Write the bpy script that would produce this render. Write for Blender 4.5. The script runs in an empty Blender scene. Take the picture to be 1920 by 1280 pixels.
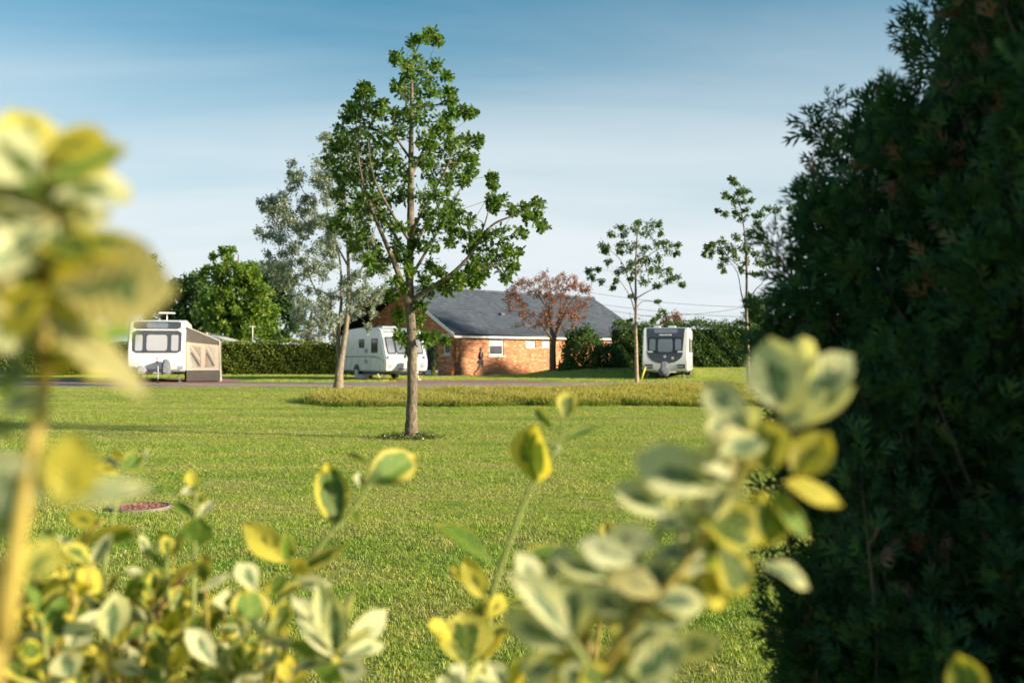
import bpy, bmesh, math, random
import numpy as np
from mathutils import Vector, Matrix

# ------------------------------------------------------------------ camera, sky, sun, exposure
SC = bpy.context.scene
COL = SC.collection
F = 35.0 / 36.0 * 1920.0          # focal length in photo pixels
CAM_H = 1.25
PITCH = math.atan((664 - 640) / F)
cam_d = bpy.data.cameras.new('camera')
cam_d.lens = 35.0; cam_d.sensor_width = 36.0
cam_d.clip_start = 0.02; cam_d.clip_end = 3000
cam_d.dof.use_dof = True
cam_d.dof.focus_distance = 5.5
cam_d.dof.aperture_fstop = 4.6
cam = bpy.data.objects.new('camera', cam_d); COL.objects.link(cam)
cam.location = (0, 0, CAM_H); cam.rotation_euler = (math.pi / 2 + PITCH, 0, 0)
SC.camera = cam

SUN_AZ = math.radians(108.0)       # clockwise from +Y (view direction): low sun from the right
SUN_EL = math.radians(15.5)
world = bpy.data.worlds.new('World'); SC.world = world; world.use_nodes = True
wn, wl = world.node_tree.nodes, world.node_tree.links
wn.clear()
w_out = wn.new('ShaderNodeOutputWorld'); w_bg = wn.new('ShaderNodeBackground')
w_sky = wn.new('ShaderNodeTexSky'); w_sky.sky_type = 'NISHITA'; w_sky.sun_disc = False
w_sky.sun_elevation = SUN_EL; w_sky.sun_rotation = SUN_AZ
w_sky.air_density = 1.0; w_sky.dust_density = 1.0; w_sky.ozone_density = 1.5
w_bg.inputs['Strength'].default_value = 0.072
# thin streaked cirrus, in directions of the sky dome (projected on a high flat layer)
w_tc = wn.new('ShaderNodeTexCoord'); w_sep = wn.new('ShaderNodeSeparateXYZ')
wl.new(w_tc.outputs['Generated'], w_sep.inputs[0])
def wmath(op, a, b=None, clamp=False):
    n = wn.new('ShaderNodeMath'); n.operation = op; n.use_clamp = clamp
    for i, v in enumerate((a, b)):
        if v is None: continue
        if isinstance(v, (int, float)): n.inputs[i].default_value = v
        else: wl.new(v, n.inputs[i])
    return n.outputs[0]
zc = wmath('ADD', wmath('MAXIMUM', w_sep.outputs[2], 0.0), 0.12)
w_cmb = wn.new('ShaderNodeCombineXYZ')
wl.new(wmath('DIVIDE', w_sep.outputs[0], zc), w_cmb.inputs[0])
wl.new(wmath('DIVIDE', w_sep.outputs[1], zc), w_cmb.inputs[1])
w_map = wn.new('ShaderNodeMapping'); w_map.inputs['Rotation'].default_value = (0, 0, math.radians(-22))
w_map.inputs['Scale'].default_value = (0.5, 1.3, 1)
wl.new(w_cmb.outputs[0], w_map.inputs[0])
w_noi = wn.new('ShaderNodeTexNoise'); w_noi.inputs['Scale'].default_value = 0.9
w_noi.inputs['Detail'].default_value = 7; w_noi.inputs['Roughness'].default_value = 0.52
w_noi.inputs['Distortion'].default_value = 0.5
wl.new(w_map.outputs[0], w_noi.inputs['Vector'])
w_cr = wn.new('ShaderNodeMapRange'); w_cr.inputs['From Min'].default_value = 0.36; w_cr.inputs['From Max'].default_value = 0.82
w_cr.inputs['To Min'].default_value = -0.10; w_cr.inputs['To Max'].default_value = 0.27
wl.new(w_noi.outputs[0], w_cr.inputs['Value'])
w_mix = wn.new('ShaderNodeMix'); w_mix.data_type = 'RGBA'
# pale haze thickening towards the horizon, the same all the way round
w_hz = wn.new('ShaderNodeMapRange'); w_hz.interpolation_type = 'SMOOTHSTEP'
w_hz.inputs['From Min'].default_value = 0.07; w_hz.inputs['From Max'].default_value = 0.385
w_hz.inputs['To Min'].default_value = 0.94; w_hz.inputs['To Max'].default_value = 0.0
wl.new(w_sep.outputs[2], w_hz.inputs['Value'])
wl.new(wmath('MAXIMUM', wmath('MINIMUM', wmath('ADD', w_cr.outputs[0], w_hz.outputs[0]), 0.97), 0.0), w_mix.inputs['Factor'])
w_hsv = wn.new('ShaderNodeMix'); w_hsv.data_type = 'RGBA'; w_hsv.blend_type = 'MULTIPLY'
w_hsv.inputs['Factor'].default_value = 1.0
w_hsv.inputs['B'].default_value = (0.29, 0.70, 0.75, 1)
wl.new(w_sky.outputs[0], w_hsv.inputs['A'])
wl.new(w_hsv.outputs['Result'], w_mix.inputs['A'])
w_mix.inputs['B'].default_value = (4.15, 4.45, 4.65, 1)
wl.new(w_mix.outputs['Result'], w_bg.inputs['Color']); wl.new(w_bg.outputs[0], w_out.inputs['Surface'])

sun_d = bpy.data.lights.new('sun', 'SUN'); sun_d.energy = 4.3; sun_d.angle = math.radians(5.0)
sun_d.color = (1.0, 0.84, 0.64)
sun = bpy.data.objects.new('sun', sun_d); COL.objects.link(sun)
to_sun = Vector((math.sin(SUN_AZ) * math.cos(SUN_EL), math.cos(SUN_AZ) * math.cos(SUN_EL), math.sin(SUN_EL)))
sun.rotation_euler = to_sun.to_track_quat('Z', 'Y').to_euler(); sun.location = (30, 0, 20)
SC.view_settings.view_transform = 'Standard'; SC.view_settings.look = 'None'
SC.view_settings.exposure = 1.48; SC.view_settings.gamma = 1.0
SC.render.engine = 'CYCLES'
SC.cycles.use_denoising = True
SC.cycles.max_bounces = 8; SC.cycles.transparent_max_bounces = 8
SC.cycles.sample_clamp_indirect = 6.0

# ------------------------------------------------------------------ helpers
RNG = np.random.default_rng(7)
random.seed(7)

def P(px, py, D):
    """photo pixel -> point on its ray at forward distance D metres"""
    a = (px - 960) / F; b = (640 - py) / F
    ry = math.cos(PITCH) - b * math.sin(PITCH); rz = math.sin(PITCH) + b * math.cos(PITCH)
    s = D / ry
    return Vector((a * s, D, CAM_H + rz * s))
def GD(py, z=0.0):
    """forward distance at which the ray of row py meets height z"""
    b = (640 - py) / F
    ry = math.cos(PITCH) - b * math.sin(PITCH); rz = math.sin(PITCH) + b * math.cos(PITCH)
    return (z - CAM_H) / rz * ry
def G(px, py):
    D = GD(py); v = P(px, py, D); v.z = 0; return v

def sm(t):
    t = np.clip(t, 0, 1); return t * t * (3 - 2 * t)
def ground_z(x, y):
    """grass bank in front of the right hedge and the far wall of the brick building"""
    x = np.asarray(x, float); y = np.asarray(y, float)
    return 0.45 * sm((x - 0.0) / 4.0) * sm((y - 50.5) / 5.0) * sm((70 - y) / 5.0)

class MB:
    def __init__(s): s.v = []; s.f = []
    def box(s, x0, x1, y0, y1, z0, z1, M=None):
        b = len(s.v)
        for z in (z0, z1):
            for (x, y) in ((x0, y0), (x1, y0), (x1, y1), (x0, y1)):
                p = Vector((x, y, z)); s.v.append(tuple(M @ p if M else p))
        s.f += [(b+3, b+2, b+1, b), (b+4, b+5, b+6, b+7), (b, b+1, b+5, b+4), (b+1, b+2, b+6, b+5), (b+2, b+3, b+7, b+6), (b+3, b, b+4, b+7)]
        return s
    def tube(s, pts, radii, n=8, cap=True):
        pts = [Vector(p) for p in pts]
        if isinstance(radii, (int, float)): radii = [radii] * len(pts)
        b = len(s.v); prev = None
        for i, p in enumerate(pts):
            t = (pts[min(i+1, len(pts)-1)] - pts[max(i-1, 0)]).normalized()
            a = prev if prev is not None else (Vector((1, 0, 0)) if abs(t.x) < .8 else Vector((0, 1, 0)))
            u = (a - t * a.dot(t)).normalized(); prev = u; w = t.cross(u)
            for k in range(n):
                q = 2 * math.pi * k / n
                s.v.append(tuple(p + (u * math.cos(q) + w * math.sin(q)) * radii[i]))
        for i in range(len(pts) - 1):
            for k in range(n):
                s.f.append((b+i*n+k, b+i*n+(k+1) % n, b+(i+1)*n+(k+1) % n, b+(i+1)*n+k))
        if cap:
            s.f.append(tuple(b+k for k in reversed(range(n))))
            s.f.append(tuple(b+(len(pts)-1)*n+k for k in range(n)))
        return s
    def lathe(s, prof, c=(0, 0, 0), n=16, axis='z'):
        b = len(s.v)
        for (r, h) in prof:
            for k in range(n):
                q = 2 * math.pi * k / n
                p = (r*math.cos(q), r*math.sin(q), h) if axis == 'z' else ((h, r*math.cos(q), r*math.sin(q)) if axis == 'x' else (r*math.cos(q), h, r*math.sin(q)))
                s.v.append((c[0]+p[0], c[1]+p[1], c[2]+p[2]))
        for i in range(len(prof)-1):
            for k in range(n):
                s.f.append((b+i*n+k, b+i*n+(k+1) % n, b+(i+1)*n+(k+1) % n, b+(i+1)*n+k))
        s.f.append(tuple(b+k for k in reversed(range(n)))); s.f.append(tuple(b+(len(prof)-1)*n+k for k in range(n)))
        return s
    def prism(s, poly, lo, hi, axis='x'):
        b = len(s.v); n = len(poly)
        for h in (lo, hi):
            for (p, q) in poly:
                s.v.append((h, p, q) if axis == 'x' else ((p, h, q) if axis == 'y' else (p, q, h)))
        s.f.append(tuple(b+k for k in reversed(range(n)))); s.f.append(tuple(b+n+k for k in range(n)))
        for k in range(n): s.f.append((b+k, b+(k+1) % n, b+n+(k+1) % n, b+n+k))
        return s
    def grid(s, rows):
        b = len(s.v); m = len(rows[0])
        for r in rows: s.v += [tuple(p) for p in r]
        for i in range(len(rows)-1):
            for k in range(m-1): s.f.append((b+i*m+k, b+i*m+k+1, b+(i+1)*m+k+1, b+(i+1)*m+k))
        return s
    def build(s, name, mat, parent=None, smooth=None, bevel=0.0):
        me = bpy.data.meshes.new(name); me.from_pydata(s.v, [], s.f)
        bm = bmesh.new(); bm.from_mesh(me); bmesh.ops.recalc_face_normals(bm, faces=bm.faces)
        if bevel > 0:
            es = [e for e in bm.edges if len(e.link_faces) == 2 and e.calc_face_angle(0) > 0.6]
            bmesh.ops.bevel(bm, geom=es, offset=bevel, segments=2, affect='EDGES', clamp_overlap=True)
        bm.to_mesh(me); bm.free()
        return link(name, me, mat, parent, smooth)

def link(name, me, mat, parent=None, smooth=None):
    if mat is not None: me.materials.append(mat)
    if smooth:
        me.polygons.foreach_set('use_smooth', [True] * len(me.polygons))
        if smooth is not True: me.set_sharp_from_angle(angle=math.radians(smooth))
    o = bpy.data.objects.new(name, me); COL.objects.link(o)
    if parent: o.parent = parent
    return o
def tag(o, label=None, cat=None, group=None, kind=None):
    if label: o['label'] = label
    if cat: o['category'] = cat
    if group: o['group'] = group
    if kind: o['kind'] = kind
    return o
def thing(name, label, cat, loc=(0, 0, 0), rotz=0.0, group=None):
    o = bpy.data.objects.new(name, None); COL.objects.link(o); o.empty_display_size = .2
    o.location = loc; o.rotation_euler = (0, 0, rotz)
    return tag(o, label, cat, group)

# ------------------------------------------------------------------ materials
def mat_new(name):
    m = bpy.data.materials.new(name); m.use_nodes = True
    nt = m.node_tree; nt.nodes.clear()
    return m, nt.nodes, nt.links
def nd(N, t, **kw):
    n = N.new(t)
    for k, v in kw.items():
        if hasattr(n, k): setattr(n, k, v)
        else: n.inputs[k].default_value = v
    return n
def noise(N, L, vec, scale, detail=4, rough=.55, dist=0):
    n = nd(N, 'ShaderNodeTexNoise'); n.inputs['Scale'].default_value = scale
    n.inputs['Detail'].default_value = detail; n.inputs['Roughness'].default_value = rough; n.inputs['Distortion'].default_value = dist
    if vec is not None: L.new(vec, n.inputs['Vector'])
    return n.outputs[0]
def ramp(N, L, fac, stops):
    r = N.new('ShaderNodeValToRGB')
    el = r.color_ramp.elements
    while len(el) < len(stops): el.new(.5)
    for e, (p, c) in zip(el, stops): e.position = p; e.color = (*c, 1)
    L.new(fac, r.inputs[0]); return r.outputs[0]
def mixc(N, L, fac, a, b, mode='MIX'):
    m = N.new('ShaderNodeMix'); m.data_type = 'RGBA'; m.blend_type = mode
    for nm, v in (('Factor', fac), ('A', a), ('B', b)):
        if isinstance(v, (int, float)): m.inputs[nm].default_value = v
        elif isinstance(v, tuple): m.inputs[nm].default_value = (*v, 1)
        else: L.new(v, m.inputs[nm])
    return m.outputs['Result']
def mapr(N, L, v, a, b, c=0.0, d=1.0, smooth=False):
    m = N.new('ShaderNodeMapRange')
    if smooth: m.interpolation_type = 'SMOOTHSTEP'
    L.new(v, m.inputs[0]); m.inputs[1].default_value = a; m.inputs[2].default_value = b; m.inputs[3].default_value = c; m.inputs[4].default_value = d
    return m.outputs[0]
def math_(N, L, op, a, b=0.0):
    m = N.new('ShaderNodeMath'); m.operation = op
    for i, v in enumerate((a, b)):
        if isinstance(v, (int, float)): m.inputs[i].default_value = v
        else: L.new(v, m.inputs[i])
    return m.outputs[0]
def objvec(N): return N.new('ShaderNodeTexCoord').outputs['Object']
def bump(N, L, h, strength=.4, dist=.01):
    b = N.new('ShaderNodeBump'); b.inputs['Strength'].default_value = strength; b.inputs['Distance'].default_value = dist
    L.new(h, b.inputs['Height']); return b.outputs[0]
def finish(m, N, L, color, rough=.6, spec=.5, normal=None, metal=0.0, coat=0.0):
    o = N.new('ShaderNodeOutputMaterial'); b = N.new('ShaderNodeBsdfPrincipled')
    if isinstance(color, tuple): b.inputs['Base Color'].default_value = (*color, 1)
    else: L.new(color, b.inputs['Base Color'])
    if isinstance(rough, (int, float)): b.inputs['Roughness'].default_value = rough
    else: L.new(rough, b.inputs['Roughness'])
    b.inputs['Specular IOR Level'].default_value = spec; b.inputs['Metallic'].default_value = metal
    b.inputs['Coat Weight'].default_value = coat
    if normal is not None: L.new(normal, b.inputs['Normal'])
    L.new(b.outputs[0], o.inputs[0]); return m
def simple(name, col, rough=.55, spec=.5, var=.12, scale=6.0, metal=0.0, coat=0.0, bmp=0.0):
    m, N, L = mat_new(name); v = objvec(N)
    n = noise(N, L, v, scale, 5)
    c = ramp(N, L, n, [(.3, tuple(x*(1-var) for x in col)), (.7, tuple(min(1, x*(1+var)) for x in col))])
    nr = bump(N, L, noise(N, L, v, scale*8, 3), bmp, .01) if bmp else None
    return finish(m, N, L, c, mapr(N, L, n, .3, .7, rough*.9, min(1, rough*1.1)), spec, nr, metal, coat)
def leafmat(name, stops, trans=.35, tcol=None, rough=.5, spec=.3, attr='tint'):
    """foliage: colour from a per-leaf random attribute, diffuse + light passing through the blade"""
    m, N, L = mat_new(name)
    a = N.new('ShaderNodeAttribute'); a.attribute_name = attr
    c = ramp(N, L, a.outputs['Fac'], stops)
    b = N.new('ShaderNodeBsdfPrincipled'); b.inputs['Roughness'].default_value = rough; b.inputs['Specular IOR Level'].default_value = spec
    L.new(c, b.inputs['Base Color'])
    t = N.new('ShaderNodeBsdfTranslucent')
    L.new(mixc(N, L, 1.0, c, tcol or (1.25, 1.25, .55), 'MULTIPLY'), t.inputs['Color'])
    mx = N.new('ShaderNodeMixShader'); mx.inputs[0].default_value = trans
    L.new(b.outputs[0], mx.inputs[1]); L.new(t.outputs[0], mx.inputs[2])
    o = N.new('ShaderNodeOutputMaterial'); L.new(mx.outputs[0], o.inputs[0]); return m

def lawn_tone(N, L):
    """mown-lawn colour at a world position: bands along the mowing direction, dry patches, clover"""
    pos = N.new('ShaderNodeNewGeometry').outputs['Position']
    mp = N.new('ShaderNodeMapping'); mp.inputs['Scale'].default_value = (.16, .85, 0); L.new(pos, mp.inputs[0])
    bands = noise(N, L, mp.outputs[0], 1.0, 5, .6, .4)
    patch = noise(N, L, pos, 1.4, 5, .62)
    fine = noise(N, L, pos, 14.0, 3, .6)
    c = ramp(N, L, bands, [(.30, (.240, .322, .055)), (.48, (.335, .392, .076)), (.60, (.415, .425, .108)), (.74, (.455, .430, .145))])
    c = mixc(N, L, mapr(N, L, patch, .45, .64, 0, .85), c, (.420, .390, .130))
    c = mixc(N, L, mapr(N, L, patch, .46, .30, 0, .6), c, (.175, .290, .046))
    c = mixc(N, L, mapr(N, L, fine, .3, .7, 0, .5), c, mixc(N, L, 1.0, c, (.6, .68, .55), 'MULTIPLY'))
    return c
def make_lawn():
    m, N, L = mat_new('lawn'); c = lawn_tone(N, L)
    pos = N.new('ShaderNodeNewGeometry').outputs['Position']
    return finish(m, N, L, mixc(N, L, 1.0, c, (.8, .8, .75), 'MULTIPLY'), .9, .1, bump(N, L, noise(N, L, pos, 60, 4, .7), .7, .02))
def make_blade():
    m, N, L = mat_new('grass_blade'); c = lawn_tone(N, L)
    r = N.new('ShaderNodeObjectInfo').outputs['Random']
    a = N.new('ShaderNodeAttribute'); a.attribute_name = 'tint'
    c = mixc(N, L, 1.0, c, ramp(N, L, math_(N, L, 'FRACT', math_(N, L, 'ADD', r, a.outputs['Fac'])), [(0, (.68, .85, .7)), (.4, (.95, 1.10, .9)), (.84, (1.15, 1.15, 1.0)), (.88, (1.4, 1.2, 1.5)), (1, (1.55, 1.3, 1.8))]), 'MULTIPLY')
    b = N.new('ShaderNodeBsdfPrincipled'); b.inputs['Roughness'].default_value = .55; b.inputs['Specular IOR Level'].default_value = .25
    L.new(c, b.inputs['Base Color'])
    t = N.new('ShaderNodeBsdfTranslucent'); L.new(mixc(N, L, 1.0, c, (1.15, 1.2, .6), 'MULTIPLY'), t.inputs['Color'])
    mx = N.new('ShaderNodeMixShader'); mx.inputs[0].default_value = .35
    L.new(b.outputs[0], mx.inputs[1]); L.new(t.outputs[0], mx.inputs[2])
    o = N.new('ShaderNodeOutputMaterial'); L.new(mx.outputs[0], o.inputs[0]); return m
def make_brick():
    m, N, L = mat_new('brick')
    sx = N.new('ShaderNodeSeparateXYZ'); L.new(objvec(N), sx.inputs[0])
    cb = N.new('ShaderNodeCombineXYZ'); L.new(math_(N, L, 'ADD', sx.outputs[0], sx.outputs[1]), cb.inputs[0]); L.new(sx.outputs[2], cb.inputs[1])
    bt = N.new('ShaderNodeTexBrick'); L.new(cb.outputs[0], bt.inputs['Vector'])
    bt.inputs['Scale'].default_value = 1.0; bt.inputs['Brick Width'].default_value = .225; bt.inputs['Row Height'].default_value = .075
    bt.inputs['Mortar Size'].default_value = .007; bt.inputs['Bias'].default_value = -.1
    bt.inputs['Color1'].default_value = (.46, .170, .056, 1); bt.inputs['Color2'].default_value = (.34, .110, .045, 1); bt.inputs['Mortar'].default_value = (.42, .33, .24, 1)
    # scattered darker and paler bricks
    c2 = N.new('ShaderNodeCombineXYZ')
    L.new(math_(N, L, 'FLOOR', math_(N, L, 'MULTIPLY', math_(N, L, 'ADD', sx.outputs[0], sx.outputs[1]), 1/.225)), c2.inputs[0])
    L.new(math_(N, L, 'FLOOR', math_(N, L, 'MULTIPLY', sx.outputs[2], 1/.075)), c2.inputs[1])
    wn_ = N.new('ShaderNodeTexWhiteNoise'); L.new(c2.outputs[0], wn_.inputs['Vector'])
    tone = ramp(N, L, wn_.outputs['Value'], [(0, (.45, .45, .6)), (.18, (.85, .8, .85)), (.75, (1.05, 1.0, .95)), (1, (1.45, 1.75, 1.9))])
    c = mixc(N, L, 1.0, bt.outputs['Color'], tone, 'MULTIPLY')
    big = noise(N, L, objvec(N), .9, 4)
    c = mixc(N, L, mapr(N, L, big, .35, .7, 0, .5), c, mixc(N, L, 1.0, c, (1.2, 1.15, .95), 'MULTIPLY'))
    return finish(m, N, L, c, .85, .25, bump(N, L, bt.outputs['Fac'], -.5, .01))
def make_slate():
    m, N, L = mat_new('slate')
    v = objvec(N)
    mp = N.new('ShaderNodeMapping'); mp.inputs['Scale'].default_value = (3.3, 3.6, 3.6); L.new(v, mp.inputs[0])
    sn = N.new('ShaderNodeVectorMath'); sn.operation = 'FLOOR'; L.new(mp.outputs[0], sn.inputs[0])
    w = N.new('ShaderNodeTexWhiteNoise'); L.new(sn.outputs[0], w.inputs['Vector'])
    c = ramp(N, L, w.outputs['Value'], [(0, (.042, .055, .076)), (.6, (.056, .070, .094)), (1, (.076, .090, .112))])
    c = mixc(N, L, mapr(N, L, noise(N, L, v, .7, 5), .4, .75, 0, .4), c, (.085, .10, .118))
    return finish(m, N, L, c, .75, .25, bump(N, L, noise(N, L, v, 25, 4), .3, .01))
def make_gravel(name, c1, c2, c3):
    m, N, L = mat_new(name)
    pos = N.new('ShaderNodeNewGeometry').outputs['Position']
    vo = N.new('ShaderNodeTexVoronoi'); vo.inputs['Scale'].default_value = 28; L.new(pos, vo.inputs['Vector'])
    c = ramp(N, L, vo.outputs['Color'], [(.1, c1), (.5, c2), (.9, c3)])
    c = mixc(N, L, mapr(N, L, noise(N, L, pos, .5, 5), .35, .7, 0, .6), c, tuple(x*.75 for x in c2))
    return finish(m, N, L, c, .9, .2, bump(N, L, vo.outputs['Distance'], .8, .02))
def make_bark(name, c1, c2, c3, sc=1.0, lich=None):
    m, N, L = mat_new(name); v = objvec(N)
    mp = N.new('ShaderNodeMapping'); mp.inputs['Scale'].default_value = (26*sc, 26*sc, 7*sc); L.new(v, mp.inputs[0])
    n = noise(N, L, mp.outputs[0], 1.0, 6, .65, .6)
    c = ramp(N, L, n, [(.3, c1), (.5, c2), (.72, c3)])
    if lich: c = mixc(N, L, mapr(N, L, noise(N, L, v, 9*sc, 4), .52, .66, 0, .7), c, lich)
    return finish(m, N, L, c, .9, .2, bump(N, L, n, .8, .02))
def make_birch():
    m, N, L = mat_new('birch_bark'); v = objvec(N)
    mp = N.new('ShaderNodeMapping'); mp.inputs['Scale'].default_value = (3, 3, 16); L.new(v, mp.inputs[0])
    n = noise(N, L, mp.outputs[0], 1.0, 5, .6, .3)
    c = ramp(N, L, n, [(.30, (.08, .06, .04)), (.42, (.28, .20, .12)), (.6, (.40, .31, .20)), (.75, (.50, .44, .34))])
    hz_ = N.new('ShaderNodeSeparateXYZ'); L.new(v, hz_.inputs[0])
    c = mixc(N, L, mapr(N, L, hz_.outputs[2], 1.6, 3.4), c, ramp(N, L, n, [(.3, (.06, .045, .03)), (.7, (.15, .11, .075))]))
    return finish(m, N, L, c, .7, .3, bump(N, L, n, .4, .01))
def make_euonymus(name, green, green2, margin, margin2, wide):
    """variegated leaf: green blade, pale or golden irregular margin (by leaf coordinates)"""
    m, N, L = mat_new(name)
    tc = N.new('ShaderNodeTexCoord'); sx = N.new('ShaderNodeSeparateXYZ'); L.new(tc.outputs['UV'], sx.inputs[0])
    at = N.new('ShaderNodeAttribute'); at.attribute_name = 'tint'
    rnd = math_(N, L, 'FRACT', math_(N, L, 'ADD', N.new('ShaderNodeObjectInfo').outputs['Random'], at.outputs['Fac']))
    cb = N.new('ShaderNodeCombineXYZ'); L.new(math_(N, L, 'MULTIPLY', sx.outputs[0], 3.0), cb.inputs[0]); L.new(math_(N, L, 'MULTIPLY', sx.outputs[1], 1.6), cb.inputs[1]); L.new(math_(N, L, 'MULTIPLY', rnd, 37.0), cb.inputs[2])
    n = noise(N, L, cb.outputs[0], 2.2, 5, .6, .5)
    u = math_(N, L, 'ABSOLUTE', math_(N, L, 'SUBTRACT', math_(N, L, 'MULTIPLY', sx.outputs[0], 2.0), 1.0))
    e = math_(N, L, 'MAXIMUM', u, mapr(N, L, sx.outputs[1], .55, 1.0, 0, 1.0))
    k = math_(N, L, 'ADD', e, math_(N, L, 'MULTIPLY', math_(N, L, 'SUBTRACT', n, .5), 1.25))
    k = math_(N, L, 'ADD', k, mapr(N, L, rnd, 0, 1, -.16, .16))
    edge = mapr(N, L, k, wide, wide+.07)
    g = mixc(N, L, mapr(N, L, n, .42, .6), green, green2)
    mg = mixc(N, L, rnd, margin, margin2)
    c = mixc(N, L, edge, g, mg)
    vein = mapr(N, L, u, .0, .07, .35, 0)
    c = mixc(N, L, vein, c, margin2)
    ribs = math_(N, L, 'SINE', math_(N, L, 'MULTIPLY', math_(N, L, 'SUBTRACT', sx.outputs[1], math_(N, L, 'MULTIPLY', u, .22)), 52.0))
    c = mixc(N, L, mapr(N, L, ribs, .80, 1.0, 0, .05), c, margin2)
    spot = noise(N, L, cb.outputs[0], 9.0, 2)
    c = mixc(N, L, mapr(N, L, spot, .70, .76, 0, .7), c, (.16, .10, .03))
    c = mixc(N, L, mapr(N, L, noise(N, L, cb.outputs[0], 1.0, 3), .3, .7, 0, .45), c, mixc(N, L, 1.0, c, (.70, .78, .75), 'MULTIPLY'))
    bz = math_(N, L, 'ADD', noise(N, L, tc.outputs['UV'], 14, 4), math_(N, L, 'MULTIPLY', ribs, -.10))
    b = N.new('ShaderNodeBsdfPrincipled'); b.inputs['Roughness'].default_value = .38; b.inputs['Specular IOR Level'].default_value = .45
    L.new(c, b.inputs['Base Color']); L.new(bump(N, L, bz, .5, .004), b.inputs['Normal'])
    t = N.new('ShaderNodeBsdfTranslucent'); L.new(mixc(N, L, 1.0, c, (1.1, 1.05, .5), 'MULTIPLY'), t.inputs['Color'])
    mx = N.new('ShaderNodeMixShader'); mx.inputs[0].default_value = .45
    L.new(b.outputs[0], mx.inputs[1]); L.new(t.outputs[0], mx.inputs[2])
    o = N.new('ShaderNodeOutputMaterial'); L.new(mx.outputs[0], o.inputs[0]); return m
def make_glass(name, tint=(.03, .035, .04)):
    m, N, L = mat_new(name); v = objvec(N)
    return finish(m, N, L, ramp(N, L, noise(N, L, v, 2.0, 3), [(.3, tint), (.7, tuple(x*1.6 for x in tint))]), .06, .8)

M = {}
M['lawn'] = make_lawn(); M['blade'] = make_blade(); M['brick'] = make_brick(); M['slate'] = make_slate()
M['road'] = make_gravel('road_gravel', (.30, .20, .17), (.40, .29, .25), (.50, .40, .36))
M['pitch'] = make_gravel('pitch_gravel', (.25, .12, .09), (.36, .20, .16), (.46, .33, .28))
M['redgravel'] = make_gravel('red_gravel', (.12, .05, .035), (.20, .095, .07), (.28, .18, .14))
M['concrete'] = simple('concrete', (.17, .16, .13), .9, .2, .15, 8, bmp=.3)
M['paving'] = simple('paving', (.26, .26, .27), .85, .2, .12, 3, bmp=.2)
M['oakbark'] = make_bark('oak_bark', (.045, .035, .026), (.14, .11, .08), (.28, .23, .165), 1.5, (.24, .22, .13))
M['greybark'] = make_bark('poplar_bark', (.11, .085, .055), (.22, .175, .12), (.33, .27, .19), .9)
M['darkbark'] = make_bark('dark_bark', (.07, .055, .04), (.13, .10, .075), (.20, .16, .12), .6)
M['birchbark'] = make_birch()
M['oakleaf'] = leafmat('oak_leaf', [(0, (.036, .086, .012)), (.45, (.064, .140, .016)), (.85, (.115, .205, .025)), (1, (.22, .27, .04))], .5)
M['silverleaf'] = leafmat('silver_leaf', [(0, (.095, .145, .09)), (.4, (.18, .24, .165)), (.75, (.31, .37, .29)), (1, (.50, .55, .47))], .4, (1.1, 1.1, .75))
M['birchleaf'] = leafmat('birch_leaf', [(0, (.038, .085, .022)), (.6, (.080, .150, .030)), (1, (.17, .23, .045))], .45)
M['redleaf'] = leafmat('copper_leaf', [(0, (.085, .070, .025)), (.3, (.19, .085, .035)), (.65, (.29, .10, .045)), (1, (.40, .17, .08))], .3, (1.2, .9, .6))
M['treeleaf'] = leafmat('broadleaf', [(0, (.065, .135, .018)), (.5, (.13, .23, .030)), (1, (.26, .34, .046))], .5)
M['darkleaf'] = leafmat('dark_broadleaf', [(0, (.030, .075, .022)), (.6, (.058, .125, .032)), (1, (.11, .18, .042))], .4)
M['hedgeleaf'] = leafmat('hedge_leaf', [(0, (.085, .14, .02)), (.5, (.19, .26, .038)), (.85, (.30, .33, .06)), (1, (.34, .26, .10))], .5)
M['darkhedge'] = leafmat('dark_hedge_leaf', [(0, (.032, .078, .022)), (.6, (.068, .135, .036)), (1, (.14, .205, .05))], .4)
M['conifer'] = leafmat('conifer_spray', [(0, (.022, .072, .032)), (.55, (.046, .125, .048)), (.90, (.10, .20, .066)), (.94, (.22, .12, .085)), (1, (.34, .21, .16))], .35, rough=.6)
M['meadow'] = leafmat('meadow_blade', [(0, (.10, .18, .022)), (.5, (.20, .28, .042)), (.78, (.38, .37, .09)), (1, (.62, .50, .22))], .5)
M['weed'] = leafmat('weed_leaf', [(0, (.05, .085, .015)), (.7, (.10, .13, .025)), (.93, (.14, .16, .03)), (.95, (.6, .58, .5)), (1, (.7, .68, .6))], .3)
M['topiary'] = leafmat('topiary_leaf', [(0, (.012, .026, .010)), (1, (.035, .065, .018))], .2)
M['goldleaf'] = leafmat('gold_conifer_leaf', [(0, (.10, .14, .02)), (1, (.25, .28, .05))], .3)
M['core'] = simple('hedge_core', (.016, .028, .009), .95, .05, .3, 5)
M['euo_gold'] = make_euonymus('euonymus_gold', (.085, .155, .022), (.16, .24, .04), (.68, .58, .045), (.74, .66, .13), .52)
M['euo_cream'] = make_euonymus('euonymus_cream', (.085, .175, .075), (.19, .29, .14), (.68, .68, .32), (.74, .74, .44), .26)
M['euo_green'] = make_euonymus('euonymus_green', (.13, .245, .03), (.19, .30, .042), (.55, .47, .040), (.62, .52, .10), .80)
M['euo_yellow'] = make_euonymus('euonymus_yellow', (.16, .21, .03), (.26, .28, .04), (.68, .57, .040), (.72, .62, .08), .14)
M['euo_pale'] = make_euonymus('euonymus_pale', (.12, .19, .05), (.24, .30, .09), (.60, .51, .17), (.66, .60, .30), .10)
M['stemgreen'] = simple('green_stem', (.22, .26, .07), .6, .3, .2, 30)
M['stemgold'] = simple('golden_stem', (.34, .26, .055), .6, .3, .2, 30)
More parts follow.
